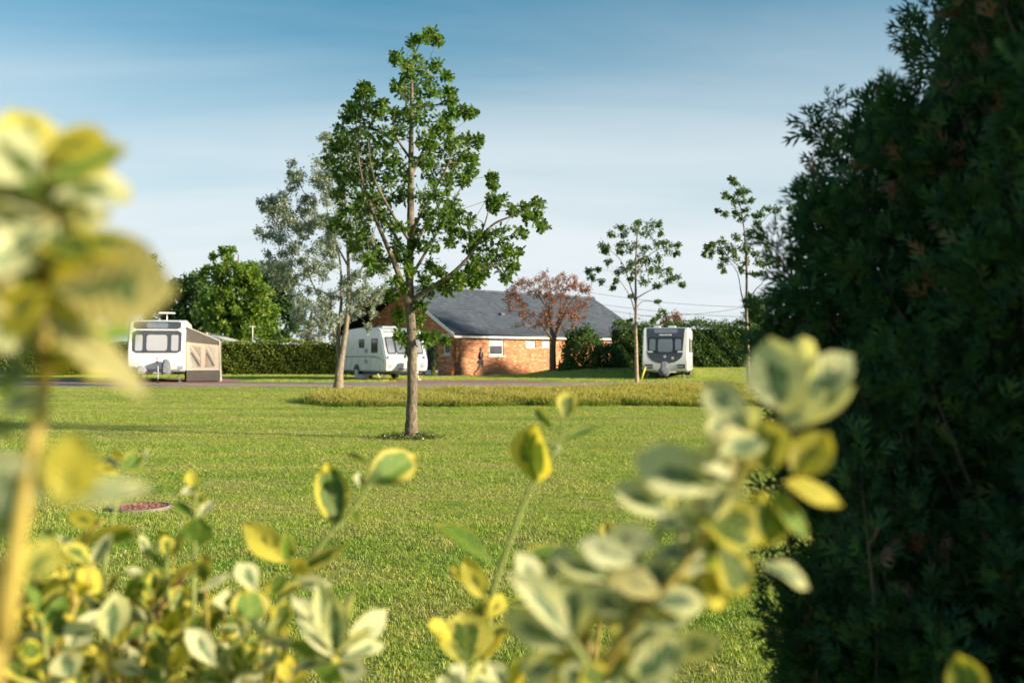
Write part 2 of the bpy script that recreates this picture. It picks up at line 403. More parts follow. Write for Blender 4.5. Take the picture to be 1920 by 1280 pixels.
M['stembrown'] = simple('brown_stem', (.12, .055, .035), .7, .3, .3, 30)
M['white'] = simple('caravan_white', (.74, .74, .72), .28, .5, .03, 2, coat=.3)
M['whitetrim'] = simple('white_trim', (.72, .71, .67), .45, .5, .05, 3)
M['grey'] = simple('light_grey_plastic', (.30, .33, .36), .5, .5, .08, 4)
M['darkgrey'] = simple('dark_grey_panel', (.055, .062, .072), .3, .5, .08, 3, coat=.3)
M['charcoal'] = simple('charcoal_plastic', (.022, .025, .03), .45, .5, .1, 4)
M['cover'] = simple('hitch_cover_fabric', (.20, .215, .235), .8, .2, .2, 6, bmp=.4)
M['stripe'] = simple('grey_stripe', (.20, .23, .26), .4, .5, .05, 3)
M['blind'] = simple('window_blind', (.36, .36, .39), .35, .6, .05, 2, coat=.5)
M['bluepane'] = simple('blinded_pane', (.15, .18, .215), .12, .7, .1, 1.5, coat=.6)
M['glass'] = make_glass('dark_glass')
M['acryl'] = make_glass('grey_window', (.05, .055, .065))
M['tyre'] = simple('tyre_rubber', (.018, .018, .018), .85, .2, .2, 10)
M['alloy'] = simple('alloy_rim', (.55, .56, .58), .35, .5, .05, 5, metal=.7)
M['steel'] = simple('galvanised_steel', (.35, .36, .37), .5, .5, .1, 9, metal=.6)
M['awning'] = simple('awning_grey_cloth', (.115, .10, .088), .85, .15, .1, 5, bmp=.2)
M['awnbeige'] = simple('awning_beige_cloth', (.50, .40, .31), .8, .2, .06, 4, bmp=.2)
M['clearfoil'] = simple('awning_window_foil', (.72, .70, .66), .18, .6, .12, 3, coat=.5)
M['orange'] = simple('orange_plastic', (.62, .20, .04), .5, .4, .08, 6)
M['yellowpl'] = simple('yellow_plastic', (.65, .55, .04), .5, .4, .08, 6)
M['blackboard'] = simple('black_board', (.012, .013, .017), .6, .3, .2, 3)
M['soffit'] = simple('dark_soffit', (.016, .018, .026), .7, .2, .2, 3)
M['fascia'] = simple('white_fascia', (.70, .68, .64), .5, .4, .04, 2)
M['sill'] = simple('stone_sill', (.52, .46, .38), .85, .2, .1, 6, bmp=.2)
M['terracotta'] = simple('terracotta', (.34, .11, .05), .8, .2, .15, 8)
M['skin'] = simple('skin', (.60, .37, .28), .55, .4, .05, 8)
M['navy'] = simple('navy_cloth', (.022, .020, .042), .85, .15, .2, 12)
M['greycloth'] = simple('grey_cloth', (.42, .38, .38), .85, .15, .1, 12)
M['hair'] = simple('brown_hair', (.075, .032, .018), .6, .3, .3, 20)
M['shoe'] = simple('black_shoe', (.02, .02, .024), .6, .3, .2, 10)
M['red'] = simple('red_mark', (.55, .05, .05), .5, .4, .05, 5)
M['blue'] = simple('blue_mark', (.10, .28, .48), .5, .4, .05, 5)
M['cable'] = simple('power_cable', (.10, .10, .11), .6, .4, .1, 1)
M['lamp'] = simple('copper_lamp', (.55, .22, .05), .4, .5, .1, 6)

# ------------------------------------------------------------------ foliage builders
T_OAK = ([(0, 0, 0), (.13, .18, .03), (.09, .30, .02), (.27, .48, .05), (.15, .58, .02), (.28, .78, .04), (0, 1, -.05),
          (-.28, .78, .04), (-.15, .58, .02), (-.27, .48, .05), (-.09, .30, .02), (-.13, .18, .03)],
         [(0, 1, 2, 10, 11), (2, 3, 4, 8, 9, 10), (4, 5, 6, 7, 8)])
T_LEAF = ([(0, 0, 0), (.24, .35, .06), (.22, .65, .05), (0, 1, -.06), (-.22, .65, .05), (-.24, .35, .06), (0, .5, -.02)],
          [(0, 1, 2, 6), (6, 2, 3, 4), (0, 6, 4, 5)])
T_SMALL = ([(0, 0, 0), (.30, .45, .06), (0, 1, -.04), (-.30, .45, .06)], [(0, 1, 2), (0, 2, 3)])
def _spray():
    v, f = [], []
    for a, l, y0 in ((0, 1.0, 0), (.62, .58, .18), (-.62, .58, .18), (.5, .42, .5), (-.5, .42, .5)):
        dx, dy = math.sin(a), math.cos(a); b = len(v)
        v += [(0, y0, 0), (dx*l*.5 + dy*.055, y0 + dy*l*.5 - dx*.055, .03), (dx*l, y0 + dy*l, -.03), (dx*l*.5 - dy*.055, y0 + dy*l*.5 + dx*.055, .03)]
        f.append((b, b+1, b+2, b+3))
    return v, f
T_SPRAY = _spray()

def leaf_cloud(name, C, size, tpl, mat, parent=None, rng=RNG, axis=None, axis_w=1.0, nrm=None, nrm_w=.6, tint=None, kind='stuff'):
    C = np.asarray(C, float); n = len(C)
    size = np.broadcast_to(np.asarray(size, float), (n,))
    a = rng.normal(size=(n, 3))
    if axis is not None: a = a / np.linalg.norm(a, axis=1, keepdims=True) + np.asarray(axis) * axis_w
    a /= np.linalg.norm(a, axis=1, keepdims=True) + 1e-9
    b = rng.normal(size=(n, 3)); b /= np.linalg.norm(b, axis=1, keepdims=True)
    if nrm is not None: b = b + np.asarray(nrm) * nrm_w
    b -= a * np.sum(a * b, axis=1, keepdims=True); b /= np.linalg.norm(b, axis=1, keepdims=True) + 1e-9
    x = np.cross(a, b)
    tv = np.array(tpl[0]); k = len(tv)
    V = C[:, None, :] + size[:, None, None] * (tv[None, :, 0:1] * x[:, None, :] + tv[None, :, 1:2] * a[:, None, :] + tv[None, :, 2:3] * b[:, None, :])
    fl = np.array([i for f in tpl[1] for i in f]); ln = np.array([len(f) for f in tpl[1]])
    loops = (np.arange(n)[:, None] * k + fl[None, :]).ravel()
    tot = np.tile(ln, n); start = np.concatenate(([0], np.cumsum(tot)[:-1]))
    me = bpy.data.meshes.new(name)
    me.vertices.add(n * k); me.vertices.foreach_set('co', V.reshape(-1).astype(np.float32))
    me.loops.add(len(loops)); me.loops.foreach_set('vertex_index', loops.astype(np.int32))
    me.polygons.add(len(tot)); me.polygons.foreach_set('loop_start', start.astype(np.int32)); me.polygons.foreach_set('loop_total', tot.astype(np.int32))
    if tint is None: tint = rng.random(n)
    at = me.attributes.new('tint', 'FLOAT', 'POINT'); at.data.foreach_set('value', np.repeat(np.asarray(tint, np.float32), k))
    me.update(calc_edges=True)
    o = link(name, me, mat, parent)
    if kind: o['kind'] = kind
    return o

def bez(pts, n=4):
    """smooth polyline through points (Catmull-Rom)"""
    pts = [Vector(p) for p in pts]
    if len(pts) < 3: return pts
    out = []
    for i in range(len(pts)-1):
        p0, p1, p2, p3 = pts[max(i-1, 0)], pts[i], pts[i+1], pts[min(i+2, len(pts)-1)]
        for k in range(n):
            t = k / n
            out.append(.5 * ((2*p1) + (p2-p0)*t + (2*p0-5*p1+4*p2-p3)*t*t + (-p0+3*p1-3*p2+p3)*t**3))
    return out + [pts[-1]]
def taper(n, r0, r1, e=1.0): return [r0 + (r1 - r0) * (i/(n-1))**e for i in range(n)]

def tree(name, label, D, base, trunk, limbs, clumps, leafmat_, tpl, lsize, per, bark, cat='tree', group=None,
         spread=1.0, seed=1, twig_r=.006, sub=5, droop=-.1, dup=1, size_var=.3, z_base=0.0, limb_name='limb', flare=1.35):
    """base=(px,py); trunk=[(px,py,r_m[,dd])]; limbs=[[(px,py,r_m,dd)...]]; clumps=[(px,py,r_px)] all at distance D(+dd)"""
    rng = np.random.default_rng(seed)
    b = P(base[0], base[1], D); b.z = z_base
    t = thing(name, label, cat, b, group=group)
    def L(px, py, dd=0.0): return P(px, py, D + dd) - b
    tp = [Vector((0, 0, -.05))] + [L(p[0], p[1], p[3] if len(p) > 3 else 0) for p in trunk]
    sp = bez(tp, 5); rr = np.interp(np.linspace(0, 1, len(sp)), np.linspace(0, 1, len(tp)), [trunk[0][2]*flare] + [p[2] for p in trunk])
    sk = [(q, rr[i]) for i, q in enumerate(sp)]
    mb = MB()
    pts = [q + Vector(rng.normal(0, .05, 3)) * rr[i] for i, q in enumerate(sp)]
    mb.tube(pts, list(rr), 12).build('trunk', bark, t, True)
    for lm in limbs:
        lp = bez([L(p[0], p[1], p[3]) for p in lm], 5); lr = np.interp(np.linspace(0, 1, len(lp)), np.linspace(0, 1, len(lm)), [p[2] for p in lm])
        MB().tube(lp, list(lr), 8).build(limb_name, bark, t, True)
        sk += [(q, lr[i]) for i, q in enumerate(lp)]
    SK = np.array([tuple(q) for q, _ in sk]); 
    tw = MB(); Cs = []; Sz = []; Ax = []
    xs = [c[0] for c in clumps]; cx = (min(xs)+max(xs))/2; hw = (max(xs)-min(xs))/2/F*D + .05
    cen = []
    for d_ in range(dup):
        for (px, py, r) in clumps:
            rel = ((px-cx)/F*D)/hw
            dep = np.clip(rng.normal(0, .5), -1, 1) * spread * hw * math.sqrt(max(.15, 1-rel*rel*.8))
            c = np.array(L(px + (rng.normal(0, r*.3) if d_ else 0), py + (rng.normal(0, r*.3) if d_ else 0), dep))
            cen.append((c, r / F * (D+dep)))
    # nearest clumps first, so that outer ones grow from inner ones
    cen.sort(key=lambda q: float(np.min(np.linalg.norm(SK - q[0], axis=1))))
    nodes = SK.copy(); nrad = [q[1] for q in sk]
    for c, rm in cen:
        w = np.linalg.norm(nodes - c, axis=1) + np.maximum(0, nodes[:, 2] - c[2]) * .3
        j = int(np.argmin(w)); a = nodes[j]
        mid = (a + c) / 2 + rng.normal(0, .07, 3) * np.linalg.norm(c - a)
        tw.tube(bez([a, mid, c], 3), taper(7, min(nrad[j]*.7, twig_r*1.5), twig_r*.5), 4, False)
        nodes = np.vstack([nodes, c]); nrad.append(twig_r)
        for s in range(sub):
            u = rng.normal(size=3); u[2] = u[2]*.8 + .15; u /= np.linalg.norm(u)
            e = c + u * rm * rng.uniform(.6, 1.05)
            tw.tube([c, (c+e)/2 + rng.normal(0, .08, 3)*rm, e], [twig_r*.5, twig_r*.4, twig_r*.25], 3, False)
            m = max(1, int(per / sub))
            f = rng.uniform(.15, 1.08, m)
            pos = c + (e - c) * f[:, None] + rng.normal(0, .24, (m, 3)) * rm
            Cs.append(pos); Ax.append(np.tile(u, (m, 1)) + np.array([0, 0, droop]))
            Sz.append(lsize * rng.uniform(1-size_var, 1+size_var, m))
    o = tw.build('twigs', bark, t, True); o['kind'] = 'stuff'
    C = np.concatenate(Cs); S = np.concatenate(Sz); A = np.concatenate(Ax)
    leaf_cloud('crown', C, S, tpl, leafmat_, t, rng, axis=A, axis_w=.7, nrm=(0, 0, 1), nrm_w=.5)
    return t

def ell(cx, cy, rx, ry, n, r, seed, inner=.0):
    """n clumps spread over an elliptical crown outline, in photo pixels"""
    g = np.random.default_rng(seed); out = []
    while len(out) < n:
        x, y = g.uniform(-1, 1, 2); q = x*x + y*y
        if q > 1 or q < inner: continue
        out.append((cx + x*rx, cy + y*ry, r * g.uniform(.65, 1.25)))
    return out

def hedge(name, label, pts, depth, height, mat, n, lsize, seed, wob=.08, group=None, topspike=0, cat='hedge', zb=0.0):
    """clipped hedge along a polyline of ground points, leafy shell over an opaque core with the inner shade in its colour"""
    rng = np.random.default_rng(seed)
    p0 = Vector(pts[0]); t = thing(name, label, cat, (p0.x, p0.y, 0), group=group)
    pl = [Vector(p) - Vector((p0.x, p0.y, 0)) for p in pts]
    seg = [(pl[i], pl[i+1]) for i in range(len(pl)-1)]; ln = [(b-a).length for a, b in seg]
    C = []; Nn = []; core = MB()
    for (a, b), l in zip(seg, ln):
        m = int(n * l / sum(ln)); d = (b-a).normalized(); nr = Vector((d.y, -d.x, 0))   # nr: side seen by the camera
        if nr.y > 0: nr = -nr
        s = rng.uniform(0, 1, m); side = rng.random(m)
        hh = height * (1 + .04*np.sin(s*l*1.3 + seed) + .025*np.sin(s*l*4.1))
        for k in range(m):
            base = a + (b-a)*s[k]; zl = base.z
            q = side[k]
            if q < .55: off = nr*(depth/2); z = rng.uniform(.02, 1)*hh[k]; nn = nr
            elif q < .68: off = -nr*(depth/2); z = rng.uniform(.02, 1)*hh[k]; nn = -nr
            elif q < .93: off = nr*rng.uniform(-.5, .5)*depth; z = hh[k]; nn = Vector((0, 0, 1))
            else: off = nr*rng.uniform(-.5, .5)*depth; z = rng.uniform(.02, 1)*hh[k]; nn = d if rng.random() < .5 else -d; base = b if nn is d else a
            lump = wob * (math.sin(s[k]*l*2.2+z*3) + math.sin(s[k]*l*5.7+z*5+1)) * .6
            p = base + off + nn*(lump + rng.normal(0, wob*.6)) 
            C.append((p.x, p.y, z + zl + (rng.normal(0, wob*.5)) + (abs(rng.normal(0, topspike)) if nn.z > .5 else 0))); Nn.append(tuple(nn))
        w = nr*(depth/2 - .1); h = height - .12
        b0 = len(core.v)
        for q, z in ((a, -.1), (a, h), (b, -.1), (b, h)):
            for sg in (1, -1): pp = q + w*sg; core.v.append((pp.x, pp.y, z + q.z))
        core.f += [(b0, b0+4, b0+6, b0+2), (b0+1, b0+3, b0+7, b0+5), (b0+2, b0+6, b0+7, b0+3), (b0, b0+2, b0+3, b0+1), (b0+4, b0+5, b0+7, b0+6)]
    core.build('opaque_core', M['core'], t)  # solid box added under the leaves, inner shade put into its dark colour
    C = np.array(C); C[:, 2] = np.maximum(C[:, 2], .01)
    leaf_cloud('foliage', C, lsize*rng.uniform(.7, 1.3, len(C)), T_SMALL, mat, t, rng, axis=np.array(Nn), axis_w=.3, nrm=np.array(Nn), nrm_w=.5)
    return t

# ------------------------------------------------------------------ the setting: ground, road, pitches, path
def ground():
    xs = np.unique(np.concatenate([np.linspace(-900, -60, 15), np.linspace(-60, 60, 121), np.linspace(60, 900, 15)]))
    ys = np.unique(np.concatenate([np.linspace(-300, -10, 8), np.linspace(-10, 90, 101), np.linspace(90, 1500, 20)]))
    X, Y = np.meshgrid(xs, ys); Z = ground_z(X, Y)
    mb = MB(); mb.v = [tuple(v) for v in np.stack([X, Y, Z], -1).reshape(-1, 3)]
    w = len(xs)
    mb.f = [(i*w+j, i*w+j+1, (i+1)*w+j+1, (i+1)*w+j) for i in range(len(ys)-1) for j in range(w-1)]
    me = bpy.data.meshes.new('ground'); me.from_pydata(mb.v, [], mb.f)
    return tag(link('ground', me, M['lawn'], None, True), kind='structure')
ground()
def sheet(name, poly, z, mat, follow=False):
    """flat sheet with an uneven edge"""
    out = []
    for i in range(len(poly)):
        a = Vector(poly[i]); b = Vector(poly[(i+1) % len(poly)]); n = max(1, int((b-a).length / .8))
        for k in range(n):
            p = a.lerp(b, k/n); out.append((p.x + random.uniform(-.05, .05), p.y + random.uniform(-.05, .05), z))
    me = bpy.data.meshes.new(name); me.from_pydata(out, [], [tuple(range(len(out)))])
    return tag(link(name, me, mat), kind='structure')
# access road crossing behind the lawn (ends hidden by the planting)
rd0, rd1 = GD(727), GD(717.5)
sheet('road', [(-60, rd0), (-8, rd0), (6, rd0+1.5), (60, rd0+3.5), (60, rd1+4), (6, rd1+1.6), (-8, rd1), (-60, rd1)], .005, M['road'])
sheet('caravan_pitch', [(-26, GD(719)), (-12.6, GD(719)), (-12.6, GD(713)), (-14.2, GD(710.5)), (-26, GD(710.5))], .010, M['pitch'])
sheet('gravel_pitch', [(-5.4, GD(718.8)), (2.0, GD(718.3)), (0.4, GD(713.0)), (-5.2, GD(713.0))], .010, M['pitch'])
ca, sa = math.cos(math.radians(45)), math.sin(math.radians(45))
BX, BY = P(856, 704, 58.0).x, 58.0
def bl(x, y): return (BX + ca*x - sa*y, BY + sa*x + ca*y)      # building frame -> world
sheet('path', [bl(-2.2, -1.3), bl(9, -1.3), bl(9, .2), bl(.1, .2), bl(.1, 6), bl(-2.2, 6)], .012, M['paving'])

# ------------------------------------------------------------------ grass, as instanced tufts of real blades
def tufts(name, nvar, blades, hmin, hmax, wid, rad, mat, seed, lean=.5, seedhead=0.0, tints=(0, 1)):
    coll = bpy.data.collections.new(name)
    for v in range(nvar):
        r = np.random.default_rng(seed*31+v); mb = MB(); tn = []
        for _ in range(blades):
            a = r.uniform(0, 6.283); q = rad*math.sqrt(r.random()); x, y = q*math.cos(a), q*math.sin(a)
            h = r.uniform(hmin, hmax); d = r.uniform(0, 6.283); ln = lean*h*r.uniform(.2, 1)
            dx, dy = math.cos(d), math.sin(d); w = wid*r.uniform(.7, 1.3); sx, sy = -dy*w/2, dx*w/2
            b = len(mb.v)
            mb.v += [(x-sx, y-sy, -.005), (x+sx, y+sy, -.005), (x+dx*ln*.3-sx*.8, y+dy*ln*.3-sy*.8, h*.55), (x+dx*ln*.3+sx*.8, y+dy*ln*.3+sy*.8, h*.55), (x+dx*ln, y+dy*ln, h)]
            mb.f += [(b, b+1, b+3, b+2), (b+2, b+3, b+4)]; tn += [r.uniform(*tints)]*5
            if r.random() < seedhead:
                b = len(mb.v); hx, hy, s = x+dx*ln, y+dy*ln, wid*1.5
                mb.v += [(hx-s, hy, h*.84), (hx+s, hy, h*.88), (hx+dx*.02, hy+dy*.02, h*1.12), (hx, hy-s, h*.84), (hx, hy+s, h*.88)]
                mb.f += [(b, b+1, b+2), (b+3, b+4, b+2)]; tn += [r.uniform(.78, 1.0)]*5
        me = bpy.data.meshes.new(name); me.from_pydata(mb.v, [], mb.f); me.materials.append(mat)
        at = me.attributes.new('tint', 'FLOAT', 'POINT'); at.data.foreach_set('value', np.array(tn, np.float32))
        coll.objects.link(bpy.data.objects.new('%s_%d' % (name, v), me))
    return coll
def scatter(name, pts, scl, coll, nvar, rng, label=None, cat=None):
    n = len(pts); me = bpy.data.meshes.new(name); me.vertices.add(n)
    me.vertices.foreach_set('co', np.asarray(pts, np.float32).ravel())
    a = me.attributes.new('scl', 'FLOAT_VECTOR', 'POINT'); a.data.foreach_set('vector', np.asarray(scl, np.float32).ravel())
    a = me.attributes.new('rot', 'FLOAT_VECTOR', 'POINT'); a.data.foreach_set('vector', np.stack([rng.normal(0, .1, n), rng.normal(0, .1, n), rng.uniform(0, 6.283, n)], 1).astype(np.float32).ravel())
    a = me.attributes.new('idx', 'INT', 'POINT'); a.data.foreach_set('value', rng.integers(0, nvar, n).astype(np.int32))
    o = link(name, me, None); tag(o, label, cat, None, 'stuff')
    ng = bpy.data.node_groups.new(name, 'GeometryNodeTree')
    ng.interface.new_socket('Geometry', in_out='INPUT', socket_type='NodeSocketGeometry'); ng.interface.new_socket('Geometry', in_out='OUTPUT', socket_type='NodeSocketGeometry')
    N, L = ng.nodes, ng.links
    gi, go = N.new('NodeGroupInput'), N.new('NodeGroupOutput'); ip = N.new('GeometryNodeInstanceOnPoints'); ci = N.new('GeometryNodeCollectionInfo')
    ci.inputs['Collection'].default_value = coll; ci.inputs['Separate Children'].default_value = True; ci.inputs['Reset Children'].default_value = True
    ip.inputs['Pick Instance'].default_value = True
    def na(nm, ty):
        q = N.new('GeometryNodeInputNamedAttribute'); q.data_type = ty; q.inputs['Name'].default_value = nm; return q.outputs['Attribute']
    e2r = N.new('FunctionNodeEulerToRotation'); L.new(na('rot', 'FLOAT_VECTOR'), e2r.inputs[0])
    L.new(gi.outputs[0], ip.inputs['Points']); L.new(ci.outputs[0], ip.inputs['Instance'])
    L.new(na('idx', 'INT'), ip.inputs['Instance Index']); L.new(e2r.outputs[0], ip.inputs['Rotation']); L.new(na('scl', 'FLOAT_VECTOR'), ip.inputs['Scale'])
    L.new(ip.outputs[0], go.inputs[0])
    md = o.modifiers.new('tufts', 'NODES'); md.node_group = ng
    return o

MAN = G(262, 953)                      # round drain cover in the lawn
def in_meadow(x, y):
    """long-grass island: left tip near x=-5, from 23.9 m to 39 m, running off to the right"""
    x = np.asarray(x); y = np.asarray(y)
    yc = np.clip((y - 23.9) / 13.6, 0, 1)
    left = -4.55 - .10*(y-23.9) + .5*np.sin(y*.9) - 1.0*np.sin(yc*math.pi)*0.3
    front = 23.9 + .22*np.sin(x*.7) + .14*np.sin(x*2.3+1) + .10*np.sin(x*5.1) + .012*x
    return (x > left) & (y > front) & (y < 29.8 + 7.6*np.clip((x+5)/12, 0, 1) + .3*np.sin(x*.5)) & (x < 40)
g = np.random.default_rng(11)
def band(y0, y1, dens):
    n = int(dens * .66 * (y1*y1 - y0*y0) + dens*2*(y1-y0)); y = np.sqrt(g.uniform(y0*y0, y1*y1, n)); x = g.uniform(-1, 1, n) * (.60*y + 1.0)
    k = ~in_meadow(x, y) & (np.hypot(x-MAN.x, (y-MAN.y)) > .27)
    return x[k], y[k]
GP = []; GS = []
for y0, y1, dens, s in ((2.2, 5.5, 620, 1.0), (5.5, 9, 360, 1.12), (9, 15, 190, 1.35), (15, 26, 80, 1.8), (26, 39, 30, 2.5)):
    x, y = band(y0, y1, dens); GP.append(np.stack([x, y, np.zeros_like(x)], 1))
    h = g.uniform(.7, 1.15, len(x)) * (.85 + .3*np.sin(x*.35+y*1.7)*np.sin(y*.6)); GS.append(np.stack([np.full_like(x, s), np.full_like(x, s), h*(1+.25*(s-1))], 1))
tc = tufts('grass_tuft', 8, 18, .010, .026, .0040, .055, M['blade'], 3, lean=1.2)
scatter('lawn_grass', np.concatenate(GP), np.concatenate(GS), tc, 8, g, 'short mown yellow-green grass of the lawn', 'grass')

# long meadow grass island
mc = tufts('meadow_tuft', 6, 20, .16, .40, .007, .12, M['meadow'], 5, lean=.55, seedhead=.28, tints=(0, .66))
MP = []; n = 52000
x = g.uniform(-8.5, 24, n); y = 23.5 + (38.6-23.5)*g.random(n)**1.5
k = in_meadow(x + g.normal(0, .12, n), y + g.normal(0, .10, n)) & (np.abs(x) < .62*y + 2); x, y = x[k], y[k]
hs = .82 + .20*np.sin(x*.9)*np.sin(y*.5+1) + .16*np.sin(x*2.7+y) + .12*np.sin(x*5.9-y*3) + g.normal(0, .17, len(x))
fr = np.clip((y-23.9)/1.0, 0, 1); hs = np.clip(hs*(.80+.20*fr), .35, 1.5)*.62
scatter('meadow_grass', np.stack([x, y, np.zeros_like(x)], 1), np.stack([np.full_like(x, 1.15), np.full_like(x, 1.15), hs], 1), mc, 6, g, 'unmown island of long golden seeding grass behind the lawn', 'grass')

# verge grass between road, hedge and building
vc = tufts('verge_tuft', 4, 14, .03, .08, .012, .16, M['blade'], 9, lean=.7)
n = 16000; x = g.uniform(-26, 24, n); y = g.uniform(44.5, 60, n)
lx = (x-BX)*ca + (y-BY)*sa; ly = -(x-BX)*sa + (y-BY)*ca
k = ~((x < -12.2) & (y < GD(710))) & ~((x > -5.6) & (x < 2.2) & (y < GD(712.5))) & ~((lx > -2.3) & (ly > -1.4)) & (np.abs(x) < .6*y)
x, y = x[k], y[k]
scatter('verge_grass', np.stack([x, y, ground_z(x, y)], 1), np.full((len(x), 3), 1.0)*g.uniform(.8, 1.3, (len(x), 1)), vc, 4, g, 'mown verge grass between the gravel road and the hedges', 'grass')

# white clover heads dotted in the lawn
n = 420; y = np.sqrt(g.uniform(4.0**2, 26**2, n)); x = g.uniform(-1, 1, n)*(.6*y+1); k = ~in_meadow(x, y) & (np.sin(x*1.3+2)*np.sin(y*.8) > -.2); x, y = x[k], y[k]
o = leaf_cloud('clover_heads', np.stack([np.repeat(x, 4), np.repeat(y, 4), np.full(len(x)*4, .026)], 1) + g.normal(0, .003, (len(x)*4, 3)), .011, T_SMALL, M['weed'], None, g, tint=np.full(len(x)*4, .98))
tag(o, 'tiny white clover heads dotted over the mown lawn', 'clover')
# weeds and clover around the oak's foot
OAK_D = GD(822)
ob = P(770, 822, OAK_D)
n = 1500; r = np.abs(g.normal(0, .16, n)) + .1; a = g.uniform(0, 6.283, n)
o = leaf_cloud('clover_weeds', np.stack([ob.x + r*np.cos(a)*1.35, ob.y + r*np.sin(a), np.abs(g.normal(0, .022, n)) * (1.6 - r) + .012], 1), g.uniform(.02, .045, n), T_LEAF, M['weed'], None, g, nrm=(0, 0, 1), nrm_w=.9)
tag(o, 'ring of low clover weeds around the foot of the oak trunk', 'weeds')

# ------------------------------------------------------------------ brick amenity building
B = thing('brick_building', 'single-storey orange brick building with a slate roof behind the lawn', 'building', (BX, BY, 0), math.radians(45))
LEN, WID, EAVE, RIDGE = 18.0, 10.0, 2.45, 5.30
SL = (RIDGE - EAVE) / (WID/2)
def s_front(px):
    k = (px-960)/F; return (BX - BY*k) / (sa*k - ca)
def s_gable(px):
    k = (px-960)/F; return (BX - BY*k) / (ca*k + sa)
def z_at(px, py, front=True):
    s = s_front(px) if front else s_gable(px); Y = BY + sa*s if front else BY + ca*s
    return P(px, py, Y).z
def wall(name, length, height, holes, place, th=.28, gable=False):
    xs = sorted({-0.0, length, *[h[0] for h in holes], *[h[1] for h in holes]}); zs = sorted({-.1, height, *[h[2] for h in holes], *[h[3] for h in holes]})
    bm = bmesh.new(); vv = {}
    def V(x, z):
        if (x, z) not in vv: vv[(x, z)] = bm.verts.new(place(x, 0, z))
        return vv[(x, z)]
    for i in range(len(xs)-1):
        for j in range(len(zs)-1):
            cx, cz = (xs[i]+xs[i+1])/2, (zs[j]+zs[j+1])/2
            if any(h[0] < cx < h[1] and h[2] < cz < h[3] for h in holes): continue
            bm.faces.new([V(xs[i], zs[j]), V(xs[i+1], zs[j]), V(xs[i+1], zs[j+1]), V(xs[i], zs[j+1])])
    if gable:
        top = [V(x, height) for x in xs]; ap = bm.verts.new(place(length/2, 0, RIDGE - .12)); bm.faces.new(top + [ap])
    r = bmesh.ops.extrude_face_region(bm, geom=bm.faces[:])
    d = Vector(place(0, th, 0)) - Vector(place(0, 0, 0))
    for v in [e for e in r['geom'] if isinstance(e, bmesh.types.BMVert)]: v.co += d
    bmesh.ops.recalc_face_normals(bm, faces=bm.faces)
    me = bpy.data.meshes.new(name); bm.to_mesh(me); bm.free()
    return link(name, me, M['brick'], B)
fw = (s_front(917.5), s_front(944.5), z_at(931, 666), z_at(931, 632))
sw = [(s_front(a), s_front(b), z_at(a, 651.5), z_at(a, 635.5)) for a, b in ((986.5, 1004.5), (1017, 1031.5))]
sw2 = [(s_front(a), s_front(b), z_at(a, 651.5), z_at(a, 637)) for a, b in ((1117, 1128), (1142, 1154))]
gw = (s_gable(843.5), s_gable(831), z_at(837, 664, False), z_at(837, 630, False))
gd = (s_gable(814), s_gable(796), .03, 2.12)
fp = lambda x, d, z: (x, d, z)
gp = lambda x, d, z: (d, x, z)
wall('wall', LEN, EAVE, [fw] + sw + sw2, fp)
wall('wall', WID, EAVE, [gw, gd], gp, gable=True)
MB().box(.29, LEN, WID-.28, WID, -.1, EAVE).build('wall', M['brick'], B)
wall('wall', WID, EAVE, [], lambda x, d, z: (LEN-.29+d, x, z), gable=True)
MB().box(.3, LEN-.3, .3, WID-.3, -.05, .02).build('floor_slab', M['paving'], B)
MB().box(.3, LEN-.3, .3, WID-.3, EAVE-.12, EAVE-.06).build('ceiling', M['fascia'], B)
def window(h, place, mull=False, sill=True, lintel=False, blind=.0, sillmat='sill'):
    x0, x1, z0, z1 = h; t = .075 if x1-x0 > .5 else .06
    bx = lambda a, b, d0, d1, c, e: [place(*p) for p in ((a, d0, c), (b, d0, c), (b, d1, c), (a, d1, c), (a, d0, e), (b, d0, e), (b, d1, e), (a, d1, e))]
    def add(mb, *a):
        q = len(mb.v); mb.v += bx(*a); mb.f += [tuple(q+i for i in f) for f in ((3,2,1,0),(4,5,6,7),(0,1,5,4),(1,2,6,5),(2,3,7,6),(3,0,4,7))]; return mb
    f = MB()
    add(f, x0+.003, x0+t, .06, .13, z0+.003, z1-.003); add(f, x1-t, x1-.003, .06, .13, z0+.003, z1-.003)
    add(f, x0+t, x1-t, .06, .13, z1-t, z1-.003); add(f, x0+t, x1-t, .06, .13, z0+.003, z0+t)
    if mull: add(f, (x0+x1)/2-.03, (x0+x1)/2+.03, .065, .125, z0+t, z1-t)
    w = f.build('window', M['whitetrim'], B)
    add(MB(), x0+t, x1-t, .09, .10, z0+t, z1-t).build('pane', M['acryl'], w)
    if blind: add(MB(), x0+t+.01, x1-t-.01, .086, .089, z1-t-(z1-z0-2*t)*blind, z1-t-.01).build('blind', M['blind'], w)
    if sill: add(MB(), x0-.12, x1+.12, -.07, .055, z0-.13, z0-.002).build('sill', M[sillmat], w)
    if lintel: add(MB(), x0-.2, x1+.2, -.012, .05, z1+.002, z1+.14).build('lintel', M['sill'], w)
window(fw, fp, blind=.48)
for h in sw + sw2: window(h, fp, sill=False, blind=1.0)
window(gw, gp, lintel=True, blind=.0)
